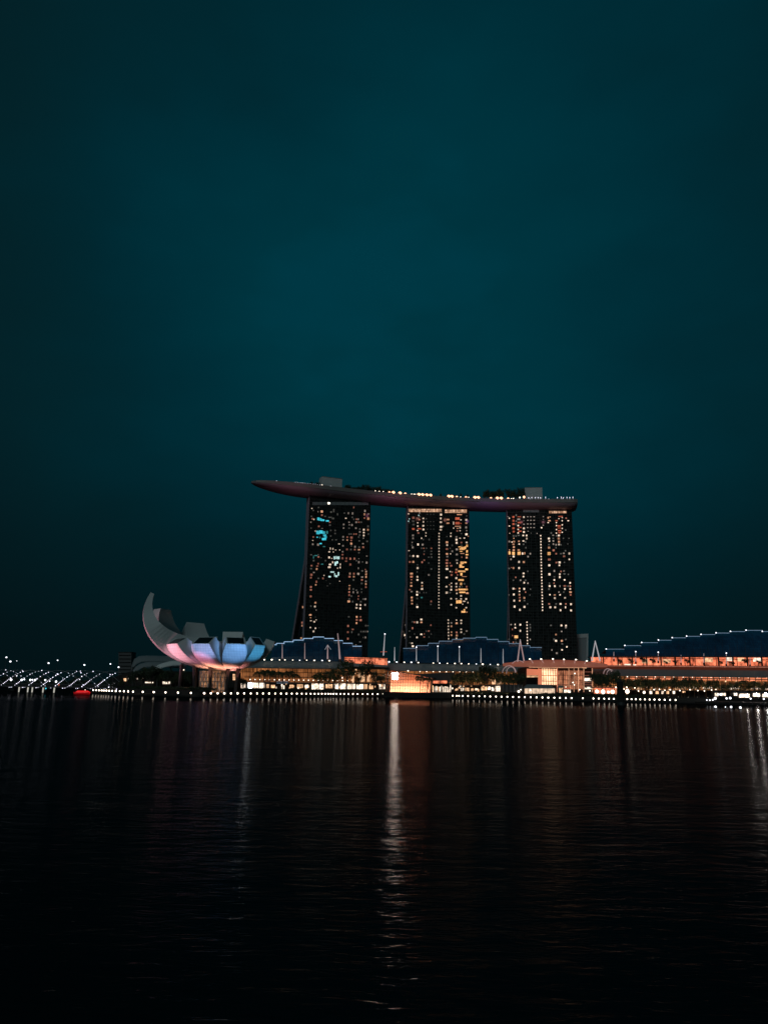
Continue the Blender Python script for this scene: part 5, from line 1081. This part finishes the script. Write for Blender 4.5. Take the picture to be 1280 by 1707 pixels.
# pale low block behind the right tower
pb = thing('pale_block', 'dim grey slab sided block low behind the right tower', 'building', V((P(972, 1150, 900).x, 900, 1)))
MB().prism([V((P(950, 1150, 900).x, 900, 1)), V((P(976, 1150, 900).x, 900, 1)), P(977.5, 1063, 900), P(950, 1064.5, 900)], (0, 22, 0)).build('wall', 'roof_metal', pb)
MB().prism([P(950, 1064.4, 899), P(980.5, 1062.9, 899), P(980.5, 1056.5, 899), P(950, 1058, 899)], (0, 24, 0)).build('parapet', 'pale_cladding', pb)
MB().prism([V((P(976.2, 1150, 899).x, 899, 1)), V((P(978.5, 1150, 899).x, 899, 1)), P(980.5, 1063, 899), P(977.7, 1063, 899)], (0, 22, 0)).build('side_fin', 'pale_cladding', pb)
# far dark woods behind the bridges
rnd = random.Random(3); fw = MB()
for i in range(5200):
    x = rnd.uniform(-60, 230); Y = rnd.uniform(1410, 1450); hh = 13 + 5 * math.sin(x * .11) + 3 * math.sin(x * .31); d = ray(x, 1140)
    leafquad(fw, V((d.x / d.y * Y, Y, 1 + rnd.uniform(0, 1) ** .6 * hh)), rnd.uniform(1.2, 2.4), rnd)
tag(fw.build('far_woods', 'leaf_dark'), kind='stuff')
for x, Y in [(535, 528), (556, 530), (590, 548), (762, 586), (775, 586), (788, 588), (803, 588), (822, 575), (845, 575), (1000, 585)] + [(1050 + i * 16, 572) for i in range(10)] + [(1215 + i * 16, 585) for i in range(5)]:  # unseen uplights added to warm and brighten the trees
    p = ground_at(x, Y, 3.8); t_ = thing('added_uplight', 'small warm added uplight at the foot of the waterfront trees', 'light', p, 'added uplights under the trees')
    MB().tube([p - V((0, 0, .4)), p + V((0, 0, .1))], .16, 8).build('added_uplight_housing', 'dark_metal', t_); MB().tube([p + V((0, 0, .11)), p + V((0, 0, .15))], .13, 8).build('lens', 'lamp_warm', t_)
    spot('uplight', p + V((0, 0, .4)), p + V((0, 9, 8)), (1, .50, .22), 1500 * random.uniform(.5, 1.6), 110, t_, .2, 1)
# people on the plaza
def person_mesh(seed, top, leg):
    rnd = random.Random(seed); me = bpy.data.meshes.new('person'); st = rnd.uniform(.08, .2)
    vs = [(0, 0, .95), (0, .01, 1.2), (0, 0, 1.42), (0, -.01, 1.52), (0, -.02, 1.66), (.19, 0, 1.42), (.26, .03, 1.16), (.27, -.05, .9), (-.19, 0, 1.42), (-.26, .02, 1.16), (-.26, -.08, .9), (.1, 0, .88), (.12, -st, .5), (.12, -st * .8, .07), (.13, -st - .12, .03), (-.1, 0, .88), (-.12, st, .5), (-.12, st * 1.3, .07), (-.13, st * 1.3 - .12, .03)]
    ed = [(0, 1), (1, 2), (2, 3), (3, 4), (2, 5), (5, 6), (6, 7), (2, 8), (8, 9), (9, 10), (0, 11), (11, 12), (12, 13), (13, 14), (0, 15), (15, 16), (16, 17), (17, 18)]
    rd = [.15, .15, .15, .06, .11, .07, .05, .035, .07, .05, .035, .09, .065, .05, .04, .09, .065, .05, .04]
    me.from_pydata(vs, ed, []); o = bpy.data.objects.new('person', me); C.objects.link(o)
    sk = o.modifiers.new('skin', 'SKIN'); o.modifiers.new('sub', 'SUBSURF').render_levels = 1
    for v, r in zip(me.skin_vertices[0].data, rd): v.radius = (r, r * .8)
    me.skin_vertices[0].data[0].use_root = True
    me.materials.append(MT['cloth_dark']); return o
MT['cloth_dark'] = mat('cloth_dark', (.05, .045, .05), .9)
rnd = random.Random(12); pm = []
PLB = 'person in dark clothes standing among the plaza crowd before the marquee'
spots = [(x, 545 + rnd.uniform(-6, 6)) for x in (882, 887, 893, 897, 902, 906, 911, 915, 919, 927, 931, 937, 944, 949, 955, 961, 1000, 1011, 1016)]
for n, (x, Y) in enumerate(spots):
    if n < 3: o = person_mesh(n, 0, 0); pm.append(o)
    else: o = pm[n % 3].copy(); C.objects.link(o)
    o.location = ground_at(x, Y, 3.42); o.rotation_euler = (0, 0, rnd.uniform(0, 6)); k = rnd.uniform(.94, 1.06); o.scale = (k, k, k)
    tag(o, PLB if x < 990 else 'person in dark clothes by the orange food pavilion', 'person', 'people on the plaza')
